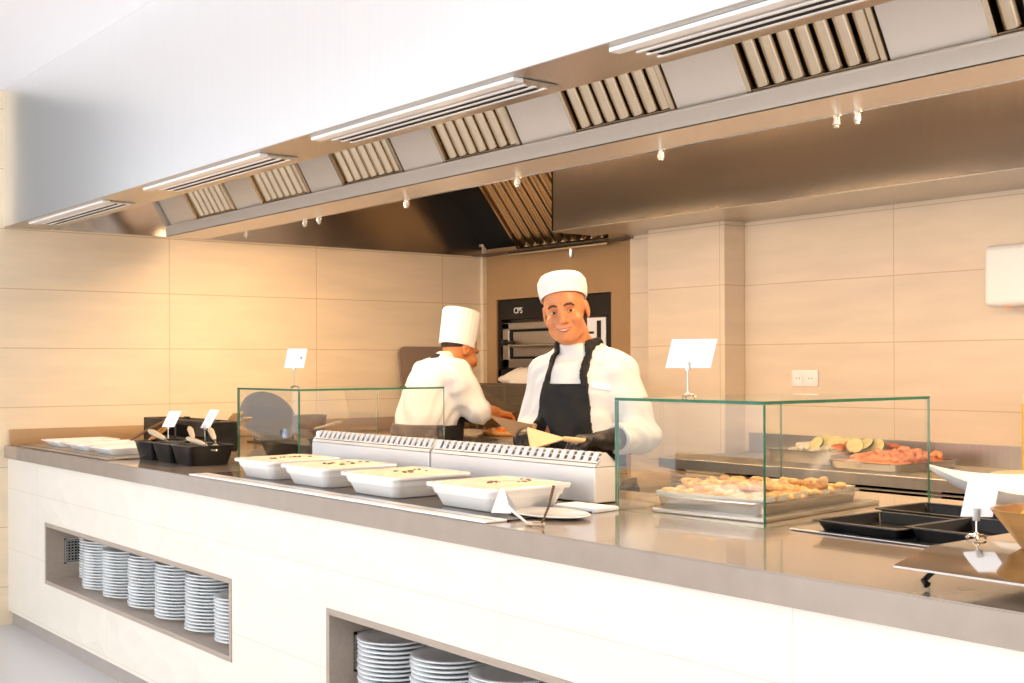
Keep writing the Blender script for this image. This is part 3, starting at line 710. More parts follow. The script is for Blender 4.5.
# ------------------------------------------------------------------ prep bench, oven
bn=thing('prep_bench','steel and stone preparation bench between the two cooks','bench',(-5.05,4.0,0))
B().box((-.80,-.23,.93),(.50,.30,.989),.004).build('stone_top','marble',bn,0)
for x in (-.77,.43):
    for y in (-.23,.25): B().box((x,y-.02,0),(x+.04,y+.02,.93)).build('leg','steel_soft',bn,0)
B().box((-.78,-.23,.2),(.48,.28,.23)).build('shelf','steel_dark',bn,0)
gs=thing('splash_guard','smoked glass splash guard with a dark top rail at the back of the bench','splash guard',(-5.05,4.27,.99))
B().box((-.80,0,.0005),(.50,.008,.258)).build('glass','glass_smoke',gs,0); B().box((-.80,-.004,.258),(.50,.012,.268),.002).build('top_rail','steel_dark',gs,0)
for x in (-.74,.43): B().box((x,-.006,.0005),(x+.02,.014,.05),.003).build('clamp','steel_dark',gs,0)
pz=thing('pizza','round pizza with orange topping on the bench in front of the bent cook','pizza',(-5.0,3.95,.990+.012))
B().lathe([(.001,0),(.165,0),(.178,.008),(.178,.018),(.165,.024),(.15,.014),(.001,.014)],n=40).build('crust','dough',pz,60)
b=B().lathe([(.001,.0142),(.15,.0142),(.148,.024),(.11,.034),(.05,.038),(.001,.039)],n=40); b.build('topping','sauce',pz,60)
b=B()
for i in range(16):
    a=i*2.4; r=.035+.0068*i; b.ell((r*math.cos(a),r*math.sin(a),.036-.9*max(0,r-.09)*.25),(.02,.016,.006),u=10,v=6,noise=.1,seed=i)
b.build('cheese_patches','cheese',pz)
pb=B().lathe([(.001,0),(.20,0),(.20,.011),(.001,.011)],n=40).build('pizza_board','peel'); pb.location=(-5.0,3.95,.990); tag(pb,'round brown board under the pizza','board')
ov=thing('pizza_oven','built in pizza oven with black surround and steel door behind the smiling chef','oven',(-6.09,5.10,1.24))
b=B(); w,h=.565,.555
b.box((-w,0,h-.13),(w,.05,h),.002); b.box((-w,0,0),(-w+.035,.05,h-.13)); b.box((w-.05,0,0),(w,.05,h-.13)); b.box((-w,0,0),(w,.05,.09))
b.box((-w+.035,.2,.09),(w-.05,.22,h-.13)); b.build('surround','black',ov,0)
B().box((-w+.01,.06,-.15),(w-.01,.6,h-.005)).build('housing','steel_dark',ov,0)
b=B(); x0,x1,z0,z1=-.50,.30,.10,.40
b.box((x0,-.012,z0),(x0+.07,.03,z1),.004); b.box((x1-.07,-.012,z0),(x1,.03,z1),.004); b.box((x0,-.012,z1-.045),(x1,.03,z1),.004); b.box((x0,-.012,z0),(x1,.03,z0+.06),.004)
d=b.build('door','steel_soft',ov,0)
b=B().box((x0+.1,.0,z0+.075),(x1-.1,.02,z1-.06),.003); b.build('door_glass','steel_soft',d,0)
B().box((x0+.07,.02,z0+.06),(x1-.07,.028,z1-.045)).build('recess','black_matte',d,0)
B().tube([(x0+.13,-.05,.245),(x1-.13,-.05,.245)],.012,10).build('handle','steel',d)
for x in (x0+.18,x1-.18): B().tube([(x,-.05,.245),(x,.0,.245)],.008,8).build('handle_post','steel',d)
B().lathe([(.001,0),(.02,0),(.02,.035),(.012,.04),(.001,.04)],n=14,mx=T(x0+.05,-.012,.27)@Matrix.Rotation(PI/2,4,'X')).build('latch_knob','black',ov)
B().tube([(x0+.02,-.035,.27),(x0+.15,-.035,.265)],.011,8).build('latch','black',ov)
cp=B().box((.345,-.006,.05),(.515,.02,.41),.003).build('control_panel','white_metal',ov,0); cp['label']='white control panel'
b=B().box((.36,-.008,.31),(.41,-.005,.325)).box((.36,-.008,.25),(.41,-.006,.256)).box((.36,-.008,.22),(.41,-.006,.226)).box((.44,-.010,.24),(.475,-.004,.39)); b.build('display','black',cp,0)
for z in (.19,.13): B().lathe([(.001,0),(.024,0),(.022,.03),(.001,.032)],n=16,mx=T(.43,-.006,z)@Matrix.Rotation(PI/2,4,'X')).build('knob','black',cp)
cu=bpy.data.curves.new('lt','FONT'); cu.body='CPS'; cu.size=.055; cu.extrude=.002; cu.align_x='CENTER'
to=bpy.data.objects.new('lt',cu); COL.objects.link(to); bpy.context.view_layer.update()
me=bpy.data.meshes.new_from_object(to.evaluated_get(bpy.context.evaluated_depsgraph_get())); bpy.data.objects.remove(to)
lo=bpy.data.objects.new('logo',me); COL.objects.link(lo); me.materials.clear(); me.materials.append(M['card']); lo.parent=ov; lo.location=(-.345,-.002,h-.092); lo.rotation_euler=(PI/2,0,0)
# shelf with a floury loaf in front of the oven
sh=thing('pass_shelf','narrow steel shelf in front of the oven mouth','shelf',(-6.09,5.0,1.228)); B().box((-.60,-.15,0),(.60,.088,.012),.002).build('board','steel_soft',sh,0)
for x in (-.5,.5): B().prism([(.086,0),(-.12,0),(.086,-.12)],0,x-.004,x+.004).build('bracket','steel_dark',sh,0)
b=B(); R=[]
rn=random.Random(8)
for i in range(13):
    t=i/12; r=.075*math.sin(PI*(t*.92+.04))**.8
    R.append([Vector((-.28+t*.62,r*1.1*math.cos(a)+.01*math.sin(5*t),max(.0,r*.95*math.sin(a)+.028+.02*t+rn.uniform(-.008,.008)))) for a in [2*PI*k/12 for k in range(12)]])
o=b.rings(R).build('flatbread_bundle','paper',None,60); o.location=(-6.16,4.95,1.2405); tag(o,'crumpled pale flatbread bundle lying in front of the oven','bread')
# grey brown board leaning on the left wall
bd=thing('leaning_board','tall grey brown board with rounded corners leaning on the left tiled wall','board',(-6.67,4.58,WT))
bd.rotation_euler=(0,-.18,0)
pts=[(y,z+.25) for y,z in rrect(.44,.54,.05,6)]
B().prism([(y,z+.02) for y,z in pts],0,0,.018).build('board','board_grey',bd,0)
# ------------------------------------------------------------------ people: distance-field bodies meshed as one surface
f32=np.float32
def smin(a,b,k):
    h=np.clip(.5+.5*(b-a)/k,0,1); return b+(a-b)*h-k*h*(1-h)
def smax(a,b,k): return -smin(-a,-b,k)
def caps(P,a,b,ra,rb):
    a=np.array(a,f32); b=np.array(b,f32); ab=b-a; L=float(ab@ab)
    x=P[0]-a[0]; y=P[1]-a[1]; z=P[2]-a[2]
    t=np.clip((x*ab[0]+y*ab[1]+z*ab[2])/L,0,1)
    return np.sqrt((x-ab[0]*t)**2+(y-ab[1]*t)**2+(z-ab[2]*t)**2)-(ra+(rb-ra)*t)
def elli(P,c,r):
    x=(P[0]-c[0])/r[0]; y=(P[1]-c[1])/r[1]; z=(P[2]-c[2])/r[2]
    k0=np.sqrt(x*x+y*y+z*z); k1=np.sqrt((x/r[0])**2+(y/r[1])**2+(z/r[2])**2)+1e-6
    return k0*(k0-1)/k1
def spacing(lo,hi,segs,coarse):
    """grid coordinates from lo to hi with step `coarse`, finer inside the (a,b,step) segments"""
    o=[lo]
    while o[-1]<hi:
        s=coarse
        for a,b,st in segs:
            if a<=o[-1]<b: s=min(s,st)
        o.append(o[-1]+s)
    return np.array(o,f32)
def surface(fn,xs,ys,zs):
    F=fn(np.meshgrid(xs,ys,zs,indexing='ij')).astype(f32); I=F<0
    nx,ny,nz=F.shape
    c=[(i,j,k) for i in (0,1) for j in (0,1) for k in (0,1)]
    sl=lambda A,i,j,k:A[i:nx-1+i,j:ny-1+j,k:nz-1+k]
    al=np.ones((nx-1,ny-1,nz-1),bool); an=np.zeros_like(al)
    for q in c: s=sl(I,*q); al&=s; an|=s
    act=an&~al; idx=np.argwhere(act)
    if len(idx)==0: return np.zeros((0,3)),[]
    num=np.full(act.shape,-1,np.int32); num[act]=np.arange(len(idx))
    acc=np.zeros((len(idx),3)); cnt=np.zeros(len(idx))
    g=[xs,ys,zs]
    for ax in range(3):
        for u in (0,1):
            for v in (0,1):
                o0=[0,0,0]; o1=[0,0,0]; oth=[i for i in range(3) if i!=ax]
                o0[oth[0]]=o1[oth[0]]=u; o0[oth[1]]=o1[oth[1]]=v; o1[ax]=1
                i0=idx+o0; i1=idx+o1
                a=F[i0[:,0],i0[:,1],i0[:,2]]; b=F[i1[:,0],i1[:,1],i1[:,2]]
                m=(a<0)!=(b<0); t=np.where(m,a/(a-b+1e-12),0)
                p=np.stack([g[d][i0[:,d]]*1.0 for d in range(3)],1); p1=np.stack([g[d][i1[:,d]]*1.0 for d in range(3)],1)
                acc+=np.where(m[:,None],p+(p1-p)*t[:,None],0); cnt+=m
    V=acc/cnt[:,None]; Q=[]
    for ax in range(3):
        o=[i for i in range(3) if i!=ax]
        A=np.moveaxis(I,ax,0); d=A[:-1]!=A[1:]; ins=A[:-1]
        e=np.argwhere(d[:,1:-1,1:-1]); e[:,1:]+=1
        N=np.moveaxis(num,ax,0)
        q=np.stack([N[e[:,0],e[:,1]-1,e[:,2]-1],N[e[:,0],e[:,1],e[:,2]-1],N[e[:,0],e[:,1],e[:,2]],N[e[:,0],e[:,1]-1,e[:,2]]],1)
        fl=ins[e[:,0],e[:,1],e[:,2]]
        if ax==1: fl=~fl
        q[~fl]=q[~fl][:,::-1]; Q.append(q[(q>=0).all(1)])
    return V,np.concatenate(Q)
def sdf_obj(name,fn,m,parent,box,step,segs=((),(),()),smooth=True):
    g=[spacing(box[0][i],box[1][i],segs[i],step) for i in range(3)]
    V,Q=surface(fn,*g)
    me=bpy.data.meshes.new(name); me.from_pydata(V.tolist(),[],Q.tolist() if len(Q) else []); me.validate()
    me.materials.append(M[m]); me.polygons.foreach_set('use_smooth',[True]*len(me.polygons))
    o=bpy.data.objects.new(name,me); COL.objects.link(o); o.parent=parent; return o
def folds(P,amp,f=1.0,s=0):
    x,y,z=P
    return amp*(np.sin(38*f*z+9*np.sin(7*x+s)+6*y+s)*.55+np.sin(23*f*x+17*z*f+8*np.sin(9*y+2*s))*.45+.35*np.sin(71*f*z-40*x+11*np.sin(13*y)+s))
def chain(P,pts,rs,k=.006):
    d=None
    for i in range(len(pts)-1):
        c=caps(P,pts[i],pts[i+1],rs[i],rs[i+1]); d=c if d is None else smin(d,c,k)
    return d
class Fig: pass
def head_frame(hc,yaw,tilt,pitch):
    fh=Vector((math.sin(yaw),-math.cos(yaw),0)); lf=Vector((math.cos(yaw),math.sin(yaw),0)); up=Vector((0,0,1))
    up2=up*math.cos(tilt)-lf*math.sin(tilt); lf2=lf*math.cos(tilt)+up*math.sin(tilt)
    fh2=fh*math.cos(pitch)-up2*math.sin(pitch); up3=up2*math.cos(pitch)+fh*math.sin(pitch)
    R=Matrix((lf2,-fh2,up3)).transposed().to_4x4()   # columns: left, back, up
    return T(*hc)@R
def to_local(P,mx):
    i=np.array(mx.inverted(),f32)
    return [i[r,0]*P[0]+i[r,1]*P[1]+i[r,2]*P[2]+i[r,3] for r in range(3)]
def head_sdf(Q,smile=1.0):
    ax=np.abs(Q[0]); A=[ax,Q[1],Q[2]]
    d=elli(Q,(0,.012,.035),(.077,.096,.092))
    d=smin(d,elli(Q,(0,-.030,-.045),(.060,.064,.075)),.03)
    d=smin(d,elli(Q,(0,-.058,-.095),(.034,.030,.026)),.025)
    d=smin(d,elli(A,(.042,-.062,-.033),(.027,.027,.024)),.014)      # cheeks
    d=smin(d,elli(A,(.043,-.03,-.064),(.021,.033,.028)),.02)         # jaw corners
    d=smin(d,caps(A,(.010,-.088,.020),(.044,-.074,.022),.010,.008),.010)   # brow ridge
    d=smax(d,-elli(A,(.031,-.098,-.001),(.019,.019,.0115)),.008)    # eye sockets
    d=smin(d,caps(Q,(0,-.088,.012),(0,-.111,-.034),.0085,.0142),.008)       # nose
    d=smin(d,elli(A,(.0135,-.094,-.037),(.0095,.011,.008)),.005)
    d=smin(d,elli(Q,(0,-.078,-.066),(.032,.016,.016)),.012)         # muzzle
    d=smax(d,-caps(A,(.024,-.098,-.030),(.044,-.083,-.070),.0055,.004),.006)  # smile fold
    e=elli(A,(.080,.014,-.004),(.009,.021,.033)); e=smax(e,-elli(A,(.088,.008,.0),(.006,.011,.018)),.004)
    d=smin(d,e,.008)
    return d
def face_y(x,z):
    y=-.15
    for _ in range(120):
        v=float(head_sdf([np.array([x],f32),np.array([y],f32),np.array([z],f32)])[0])
        if v<.0006: break
        y+=max(.0005,v*.6)
    return y
def strip_on_face(pts,r,par,name,m,mx,off=.0,flat=None,n=8):
    P=[mx@Vector((x,face_y(x,z)+off,z)) for x,z in pts]
    return B().tube(P,r,n).build(name,m,par,60)
def face_parts(body,mx,smile=True):
    for s in (-1,1):
        ye=face_y(s*.031,-.001)
        o=B().ell((0,0,0),(.0125,.006,.0050),u=16,v=10).build('eye','eyewhite',body,60); o.matrix_local=mx@T(s*.031,ye+.002,-.001)
        B().ell((.0012,-.0032,0),(.0076,.0036,.0050),u=12,v=8).build('iris','iris',o,60)
        strip_on_face([(s*.018,.002),(s*.025,.0062),(s*.034,.0066),(s*.044,.001)],[.0018,.0034,.0036,.002],body,'eyelid','eyelid',mx,-.0015)
        strip_on_face([(s*.019,-.0045),(s*.030,-.0078),(s*.043,-.0035)],[.0014,.0028,.0016],body,'eyelid','eyelid',mx,-.0005)
        strip_on_face([(s*.013,.020),(s*.025,.025),(s*.038,.0245),(s*.048,.017)],[.0032,.0045,.0042,.0022],body,'eyebrow','brow',mx,-.001)
    if smile:
        c=lambda x:-.0665+ (x/.028)**2*.0075
        xs_=[-.029,-.022,-.014,-.006,0,.006,.014,.022,.029]
        strip_on_face([(x,c(x)-.0005) for x in xs_],[.0008,.0018,.0026,.0029,.003,.0029,.0026,.0018,.0008],body,'teeth','tooth',mx,.0008)
        strip_on_face([(x,c(x)+.0034-abs(x)*.09) for x in xs_],[.0012,.0018,.0022,.0024,.0022,.0024,.0022,.0018,.0012],body,'lip','lip',mx,-.0004)
        strip_on_face([(x,c(x)-.0052+abs(x)*.13) for x in xs_],[.0012,.002,.0028,.0032,.0034,.0032,.0028,.002,.0012],body,'lip','lip',mx,-.0004)
def hand_chains(wr,fwd,up,side,curl,L=1.0,spread=.018):
    """palm and five finger chains; fwd along the hand, up = back of the hand, side = thumb side"""
    wr,fwd,up,side=map(Vector,(wr,fwd,up,side)); out=[]
    fr=fwd.normalized(); u_=up.normalized(); s_=side.normalized()
    for i,(o,l) in enumerate(((.030,.95),(.010,1.05),(-.010,1.0),(-.029,.80))):
        k=wr+fr*.088*L+s_*o*L; p=[k]; a=0
        for j,ll in enumerate((.042,.027,.021)):
            a+=curl*(1,1.1,.8)[j]*(1+.06*i); p.append(p[-1]+(fr*math.cos(a)-u_*math.sin(a)+s_*(o*.6))*ll*l*L)
        out.append(([q[:] for q in p],[.0098*L,.0092*L,.0086*L,.0072*L]))
    t=wr+fr*.025*L+s_*.026*L; t1=t+(fr*.6+s_*.62-u_*.35)*.042*L; t2=t1+(fr*.85+s_*.2-u_*.45)*.032*L; t3=t2+(fr*.9-s_*.1-u_*.5)*.024*L
    out.append(([q[:] for q in (t,t1,t2,t3)],[.0135*L,.0112*L,.0098*L,.0078*L]))
    palm=[((wr+fr*.022*L+s_*o*L)[:],(wr+fr*.088*L+s_*o*1.15*L)[:]) for o in (.022,.008,-.008,-.022)]
    return palm,out
def hand_sdf(P,h,infl=0):
    palm,fs=h; d=None
    for a,b in palm:
        c=caps(P,a,b,.0155+infl,.0125+infl); d=c if d is None else smin(d,c,.012)
    for p,r in fs: d=smin(d,chain(P,p,[q+infl for q in r],.004),.006)
    return d
# ---- the smiling chef
c1=thing('person','smiling person in white chef jacket, black apron and white cap, holding a pale turner','person',(-3.48,3.04,0))
c1.rotation_euler=(0,0,math.atan2(.31,.95))
HM=head_frame((-.02,-.055,1.557),math.radians(22),math.radians(9),math.radians(3))
LS,RS=(.168,.015,1.318),(-.142,.02,1.325); LE,RE=(.250,.030,1.105),(-.235,.06,1.115); LW,RW=(.222,-.195,1.095),(-.115,-.175,1.098)
LH=hand_chains(LW,(-.35,-.93,.06),(.15,.0,1),(-.93,.35,.1),.55)
RH=hand_chains(RW,(.55,-.83,-.02),(-.2,-.1,1),(.83,.55,.15),.75)
def torso(P,i=0):
    d=elli(P,(0,.01,.93),(.165+i,.125+i,.15+i)); d=smin(d,elli(P,(0,-.025,1.06),(.158+i,.128+i,.16+i)),.06)
    d=smin(d,elli(P,(0,.0,1.22),(.168+i,.118+i,.17+i)),.06)
    d=smin(d,caps(P,(-.105,.02,1.315),(.12,.02,1.31),.066+i,.066+i),.05)
    for q in (-.125,.15): d=smin(d,caps(P,(0,.03,1.405),(q,.02,1.34),.045+i*.8,.045+i*.8),.04)
    return d
def arms(P,i=0,wr=1.0):
    d=None
    for S,E_,W_ in ((LS,LE,LW),(RS,RE,RW)):
        c=smin(caps(P,S,E_,.056+i,.046+i),caps(P,E_,W_,.045+i,.031+i),.02); d=c if d is None else np.minimum(d,c)
    return d
def legs(P,i=0):
    d=None
    for s in (-1,1):
        c=smin(caps(P,(s*.085,.02,.88),(s*.095,.0,.48),.088+i,.06+i),caps(P,(s*.095,.0,.48),(s*.1,.025,.09),.058+i,.042+i),.03); d=c if d is None else smin(d,c,.03)
    return d
def body1(P):
    d=smin(torso(P),arms(P),.03); d=smin(d,legs(P),.04)
    for s in (-1,1): d=smin(d,caps(P,(s*.1,.03,.05),(s*.115,-.13,.035),.045,.035),.03)
    d=smin(d,caps(P,(0,.03,1.36),(-.012,-.02,1.49),.062,.056),.03)
    d=smin(d,head_sdf(to_local(P,HM)),.018)
    for h in (LH,RH): d=smin(d,hand_sdf(P,h),.012)
    return d
SEG=([(-.13,.11,.0035)],[(-.19,.07,.0035)],[(1.06,1.14,.005),(1.40,1.72,.0035)])
bd1=sdf_obj('body',body1,'skin',c1,((-.34,-.42,-.02),(.38,.2,1.72)),.0075,(SEG[0],SEG[1],SEG[2]+[(0,1.0,.016)]) if False else (SEG[0],SEG[1],[(1.06,1.14,.005),(1.40,1.72,.0035)]))
face_parts(bd1,HM)
def jacket1(P):
    d=smin(torso(P,.015),arms(P,.016),.03)
    d=smin(d,caps(P,(0,.03,1.37),(-.010,-.002,1.440),.072,.066),.02)
    d=d+folds(P,.0065)+.004*np.sin(55*P[2]+20*P[0])*np.exp(-((P[0]-.25)**2+(P[2]-1.13)**2)/.006)
    d=np.maximum(d,.84-P[2])
    for W_,E_ in ((LW,LE),(RW,RE)):
        w=Vector(W_); a=(w-Vector(E_)).normalized(); q=w-a*(.02 if W_ is RW else .075)
        pl=(P[0]-q.x)*a.x+(P[1]-q.y)*a.y+(P[2]-q.z)*a.z
        d=np.where((np.abs(P[0]-w.x)<.13)&(P[1]<-.03)&(P[2]<1.2)&(caps(P,E_,tuple(w+a*.2),.09,.09)<0),np.maximum(d,pl),d)
    n=np.array((-.006,.008,1.44)); d=np.maximum(d,P[2]-1.446-.15*(P[1]))       # collar top, lower at the front
    return d
jk=sdf_obj('chef_jacket',jacket1,'cloth_white',c1,((-.34,-.25,.83),(.38,.2,1.47)),.0055)
def apron1(P):
    J=jacket1(P); x,y,z=P
    xc=.012
    w=np.where(z>1.10,.096+.30*np.clip(1.29-z,0,1)**1.5,.20)
    bib=np.maximum(np.abs(x-xc)-w,z-1.292); bib=np.maximum(bib,y-.05)
    d=np.maximum(np.maximum(np.maximum(J-.008,-(J+.002)),bib),-(z-.84))
    return d
ap=sdf_obj('apron',apron1,'apron',c1,((-.34,-.25,.83),(.38,.2,1.31)),.0045)
def skirt(P):
    d=smin(torso(P,.045),legs(P,.05),.06)+folds(P,.004); return np.maximum(np.maximum(np.maximum(d,-(d+.012)),P[1]-.06),np.maximum(P[2]-.95,.45-P[2]))
sk=sdf_obj('skirt',skirt,'apron',ap,((-.3,-.25,.43),(.3,.12,.97)),.012)
def strap1(P):
    J=jacket1(P); x,y,z=P; d=None
    for s,x0,x1 in ((1,.094,.066),(-1,-.070,-.062)):
        t=np.clip((z-1.28)/.15,0,1); c=np.abs(x-(x0+(x1-x0)*t))-.012; c=np.maximum(c,np.maximum(1.275-z,y-.06)); d=c if d is None else np.minimum(d,c)
    return np.maximum(np.maximum(J-.010,-(J+.002)),d)
st_=sdf_obj('strap',strap1,'apron',ap,((-.18,-.2,1.26),(.14,.1,1.46)),.0045)
def badge(P): J=jacket1(P); return np.maximum(np.maximum(J-.004,-(J+.001)),np.maximum(np.maximum(np.abs(P[0]-.145)-.028,np.abs(P[2]-1.283+.25*(P[0]-.145))-.012),P[1]))
bg=sdf_obj('badge',badge,'white_plastic',jk,((.10,-.2,1.25),(.19,.05,1.32)),.003); bg['label']='small white name badge'
B().ell((.235,-.035,1.225),(.008,.008,.008)).build('sleeve_button','black',jk)
for k in range(5):
    z=1.36-.0; 
def trousers1(P): d=smin(legs(P,.018),elli(P,(0,.01,.90),(.175,.135,.12)),.04); return np.maximum(np.maximum(d,.06-P[2]),P[2]-.9)
sdf_obj('trousers',trousers1,'trousers',c1,((-.3,-.2,.04),(.3,.22,.93)),.014)
def shoe1(P):
    d=None
    for s in (-1,1):
        c=np.maximum(smin(caps(P,(s*.1,.04,.055),(s*.118,-.135,.04),.056,.045),caps(P,(s*.1,.03,.05),(s*.1,.03,.10),.052,.05),.02),-P[2]+.001); d=c if d is None else np.minimum(d,c)
    return d
sdf_obj('shoes',shoe1,'shoe',c1,((-.25,-.25,-.01),(.25,.15,.16)),.009)
def glove(h,E_,W_):
    def fn(P):
        w=Vector(W_); e=Vector(E_); d=smin(hand_sdf(P,h,.0032),caps(P,tuple(w.lerp(e,.42)),tuple(w+(w-e)*.08),.043,.034),.02)
        a=(w-e).normalized(); q=w.lerp(e,.36)
        return np.maximum(d,-((P[0]-q.x)*a.x+(P[1]-q.y)*a.y+(P[2]-q.z)*a.z))
    return fn
sdf_obj('glove',glove(LH,LE,LW),'glove',c1,((.04,-.42,1.0),(.34,-.02,1.2)),.0042)
sdf_obj('glove',glove(RH,RE,tuple(Vector(RW)+Vector((.02,-.03,0)))),'glove',c1,((-.22,-.42,1.0),(.10,-.12,1.2)),.0042)
hb=B().lathe([(.001,.078),(.055,.079),(.080,.070),(.0905,.052),(.092,.03),(.0885,.0),(.086,-.012),(.080,-.010),(.078,.02),(.001,.06)],n=40,sy=1.12)
for v in hb.bm.verts: v.co.x*=1+.012*math.sin(9*v.co.z*20+5*math.atan2(v.co.y,v.co.x)); 
ht=hb.build('cook_cap','hat_white',c1,50); ht.matrix_local=HM@T(0,.012,.058)@Matrix.Rotation(math.radians(-17),4,'X')
def hair1(P):
    Q=to_local(P,HM); d=elli(Q,(0,.016,.03),(.079,.097,.09)); return np.maximum(np.maximum(d,-(Q[1]-.0)),np.maximum(-Q[2]-.045,Q[2]-.06))
sdf_obj('hair',hair1,'hair_grey',c1,((-.14,-.1,1.48),(.12,.12,1.68)),.005)
# turner held in the gloved hand, peel
tn=thing('wooden_turner','pale triangular wooden turner in the black gloved hand of the smiling chef','turner',(-3.205,2.70,1.098))
tri=[(-.01,0),(.0,.012),(-.125,.020),(-.135,-.085)]
b=B(); A_=Vector((-3.274,2.631,1.147)); B_=Vector((-3.205,2.745,1.108)); C_=Vector((-3.218,2.600,1.078)); O_=Vector((-3.205,2.70,1.098))
nrm=(B_-A_).cross(C_-A_).normalized()*.004
V_=[v-O_ for v in (A_,B_,C_)]
b.rings([[v-nrm for v in V_],[v+nrm for v in V_]]); bl=b.build('blade','wood_pale',tn,0)
B().tube([V_[1]+(V_[0]+V_[2])*.05,V_[1],V_[1]+Vector((.015,.10,-.012))],[.008,.009,.009],10).build('handle','wood_pale',tn)
pe=thing('pizza_peel','brown triangular board held in the right glove of the smiling chef','peel',(-3.52,2.80,1.12))
O_=Vector((-3.52,2.80,1.12)); V_=[Vector(v)-O_ for v in ((-3.60,2.715,1.178),(-3.488,2.84,1.142),(-3.524,2.80,1.080))]
nrm=(V_[1]-V_[0]).cross(V_[2]-V_[0]).normalized()*.004
B().rings([[v-nrm for v in V_],[v+nrm for v in V_]]).build('blade','peel',pe,0); B().tube([V_[1],V_[1].lerp(V_[2],.5)+Vector((.06,-.03,-.01))],.008,8).build('handle','peel',pe)
# ---- the bent cook
c2=thing('person','person in white jacket and tall pleated hat, bent over the pizza bench','person',(-5.12,3.46,0))
c2.rotation_euler=(0,0,PI-.15)
HM2=head_frame((.03,-.212,1.435),math.radians(8),math.radians(-3),math.radians(20))
L2,R2=(.175,-.105,1.30),(-.175,-.10,1.30); LE2,RE2=(.215,-.19,1.09),(-.212,-.180,1.142); LW2,RW2=(.10,-.36,1.115),(-.06,-.37,1.118)
LH2=hand_chains(LW2,(-.4,-.9,-.1),(.1,0,1),(-.9,.4,.1),.5); RH2=hand_chains(RW2,(.4,-.9,-.1),(-.1,0,1),(.9,.4,.1),.5)
def torso2(P,i=0):
    d=elli(P,(0,.01,.93),(.16+i,.13+i,.15+i)); d=smin(d,elli(P,(0,-.01,1.06),(.152+i,.128+i,.15+i)),.06)
    d=smin(d,elli(P,(0,-.055,1.20),(.165+i,.118+i,.15+i)),.06); d=smin(d,caps(P,(-.12,-.10,1.305),(.12,-.10,1.305),.07+i,.07+i),.05); return d
def arms2(P,i=0,fa=True):
    d=None
    for S,E_,W_ in ((L2,LE2,LW2),(R2,RE2,RW2)):
        c=caps(P,S,E_,.062+i,.048+i)
        if fa: c=smin(c,caps(P,E_,W_,.046+i,.031+i),.02)
        else: c=smin(c,caps(P,E_,tuple(Vector(E_).lerp(Vector(W_),.16)),.047+i,.044+i),.02)
        d=c if d is None else np.minimum(d,c)
    return d
def body2(P):
    d=smin(torso2(P),arms2(P),.03); d=smin(d,legs(P),.04)
    for s in (-1,1): d=smin(d,caps(P,(s*.1,.03,.05),(s*.115,-.13,.035),.045,.035),.03)
    d=smin(d,caps(P,(0,-.09,1.31),(.02,-.18,1.41),.06,.055),.03); d=smin(d,head_sdf(to_local(P,HM2)),.018)
    for h in (LH2,RH2): d=smin(d,hand_sdf(P,h),.012)
    return d
b2=sdf_obj('body',body2,'skin_dark',c2,((-.32,-.5,-.02),(.32,.2,1.60)),.0095,([(-.1,.14,.0055)],[(-.48,-.08,.0055)],[(.98,1.08,.006),(1.3,1.56,.0055)]))
face_parts(b2,HM2,False)
def jacket2(P):
    d=smin(torso2(P,.024),arms2(P,.018,False),.035); d=smin(d,caps(P,(0,-.085,1.33),(.008,-.115,1.372),.07,.064),.02); d=d+folds(P,.008,.8,2)
    return np.maximum(d,.90-P[2])
j2=sdf_obj('chef_jacket',jacket2,'cloth_white',c2,((-.33,-.36,.89),(.33,.22,1.46)),.007)
def ap2(P):
    J=jacket2(P); x,y,z=P
    d=np.maximum(np.maximum(np.maximum(J-.012,-(J+.002)),np.maximum(y+.03+.1*(z-1.05),z-1.27)),np.abs(x)-.15); 
    return d
a2=sdf_obj('apron',ap2,'apron',c2,((-.33,-.4,.89),(.33,.1,1.3)),.008)
def skirt2(P):
    d=smin(torso2(P,.05),legs(P,.055),.06)+folds(P,.004); return np.maximum(np.maximum(np.maximum(d,-(d+.014)),P[1]-.03),np.maximum(P[2]-1.07,.45-P[2]))
sdf_obj('skirt',skirt2,'apron',a2,((-.3,-.3,.43),(.3,.12,1.09)),.012)
def belt2(P):
    J=jacket2(P); return np.maximum(np.maximum(J-.011,-(J+.002)),np.maximum(np.abs(P[2]-1.045-.02*P[0])-.030,-P[1]-.02))
sdf_obj('waist_band',belt2,'apron_brown',a2,((-.33,-.1,.98),(.33,.22,1.12)),.007)['label']='taupe band of the apron around the back'
def nb2(P):
    d=caps(P,(0,-.085,1.33),(.012,-.125,1.385),.077,.071); ax=Vector((.012,-.04,.055)).normalized(); q=(P[0]-.008)*ax.x+(P[1]+.112)*ax.y+(P[2]-1.367)*ax.z
    return np.maximum(d,np.abs(q)-.014)
sdf_obj('neck_strap',nb2,'apron',a2,((-.12,-.24,1.28),(.13,.0,1.47)),.005)
sdf_obj('trousers',trousers1,'trousers',c2,((-.3,-.2,.04),(.3,.22,.93)),.014); sdf_obj('shoes',shoe1,'shoe',c2,((-.25,-.25,-.01),(.25,.15,.16)),.009)
hb=B(); n=96; R=[]
for r,z in ((.084,-.03),(.088,-.028),(.088,.012),(.0885,.013),(.090,.06),(.093,.148),(.088,.156),(.05,.160),(.001,.161)):
    R.append([Vector((r*(1+(.012*math.cos(24*2*PI*k/n) if 0.013<=z<.15 else 0))*math.cos(2*PI*k/n),1.12*r*(1+(.012*math.cos(24*2*PI*k/n) if 0.013<=z<.15 else 0))*math.sin(2*PI*k/n),z)) for k in range(n)])
R.insert(0,[v*.9 for v in R[0]])
h2=hb.rings(R).build('toque','hat_white',c2,40); h2.matrix_local=HM2@T(0,.025,.044)@Matrix.Rotation(math.radians(-7),4,'X')@Matrix.Scale(.97,4,(0,1,0))
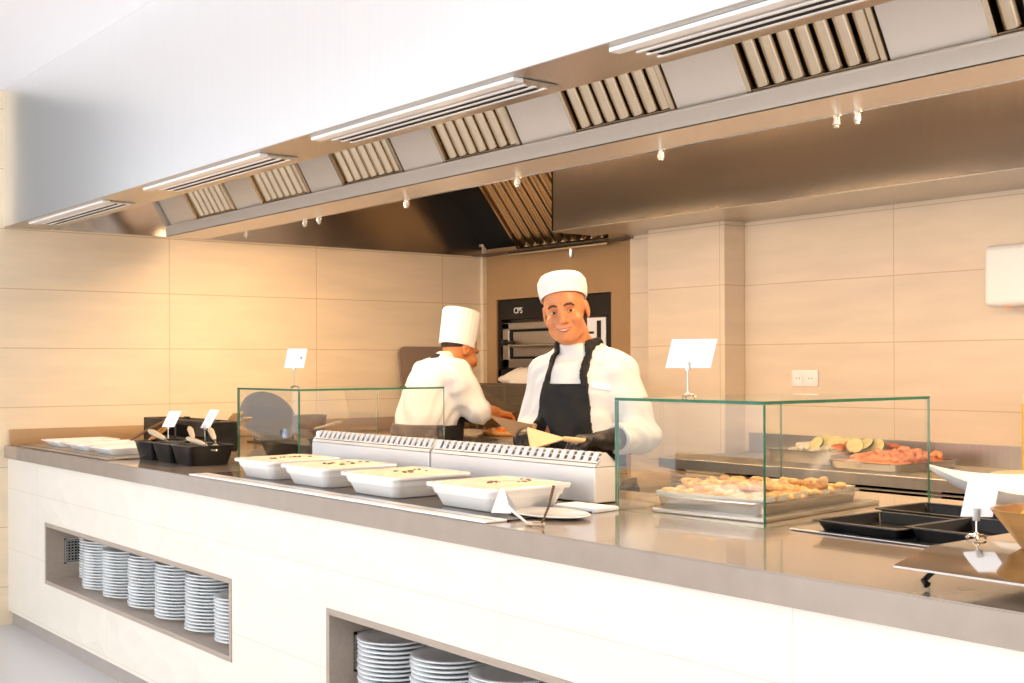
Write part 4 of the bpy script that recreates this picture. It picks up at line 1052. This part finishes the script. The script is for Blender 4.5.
def hair2(P):
    Q=to_local(P,HM2); d=elli(Q,(0,.014,.032),(.079,.097,.091)); return np.maximum(np.maximum(d,-(Q[1]-.012)),np.maximum(-Q[2]-.002-.35*(Q[1]-.05),Q[2]-.06))
sdf_obj('hair',hair2,'hair',c2,((-.12,-.32,1.34),(.16,.0,1.58)),.006)
# ------------------------------------------------------------------ light
w=bpy.data.worlds.new('World'); SC.world=w; w.use_nodes=True
w.node_tree.nodes['Background'].inputs[0].default_value=(.93,.96,1,1); w.node_tree.nodes['Background'].inputs[1].default_value=1.0
def area(name,loc,rot,sx,sy,e,col):
    l=bpy.data.lights.new(name,'AREA'); l.shape='RECTANGLE'; l.size=sx; l.size_y=sy; l.energy=e; l.color=col
    o=bpy.data.objects.new(name,l); COL.objects.link(o); o.location=loc; o.rotation_euler=rot; return o
area('window_daylight',(-3.0,-6.2,1.3),(PI/2,0,0),11,2.5,300,(1,.99,.99))
l=bpy.data.lights.new('sun','SUN'); l.energy=16; l.angle=.02; l.color=(1,.975,.95); o=bpy.data.objects.new('sun',l); COL.objects.link(o); o.rotation_euler=(math.radians(58),0,math.radians(12))
for x in (-5.6,-4.0,-2.4,-.8): area('hood_lamp',(x,3.10,2.17),(0,0,0),1.1,.30,26,(1,.67,.37))
for x in (-5.9,-4.4,-2.9,-1.4): area('added_hood_glow',(x,3.6,2.80),(0,0,0),1.0,.4,3.0,(1,.55,.26))  # added fill lights without fittings, for a warm glow inside the hood
# ------------------------------------------------------------------ camera
f=1240.03; yaw=.905854; roll=-.0041973
cam=bpy.data.cameras.new('camera'); co=bpy.data.objects.new('camera',cam); COL.objects.link(co)
d=Vector((-math.sin(yaw),math.cos(yaw),0)); r=Vector((math.cos(yaw),math.sin(yaw),0)); z=Vector((0,0,1))
cx=r*math.cos(roll)+z*math.sin(roll); cy=z*math.cos(roll)-r*math.sin(roll)
mx=Matrix((cx,cy,-d)).transposed().to_4x4(); mx.translation=Vector((0,0,1.36)); co.matrix_world=mx
cam.sensor_width=36; cam.lens=f/1024*36; cam.shift_y=(365.041-341.5)/1024; cam.clip_start=.05
SC.camera=co
SC.view_settings.view_transform='Standard'; SC.view_settings.look='None'; SC.view_settings.gamma=1; SC.view_settings.use_curve_mapping=False; SC.view_settings.exposure=.22
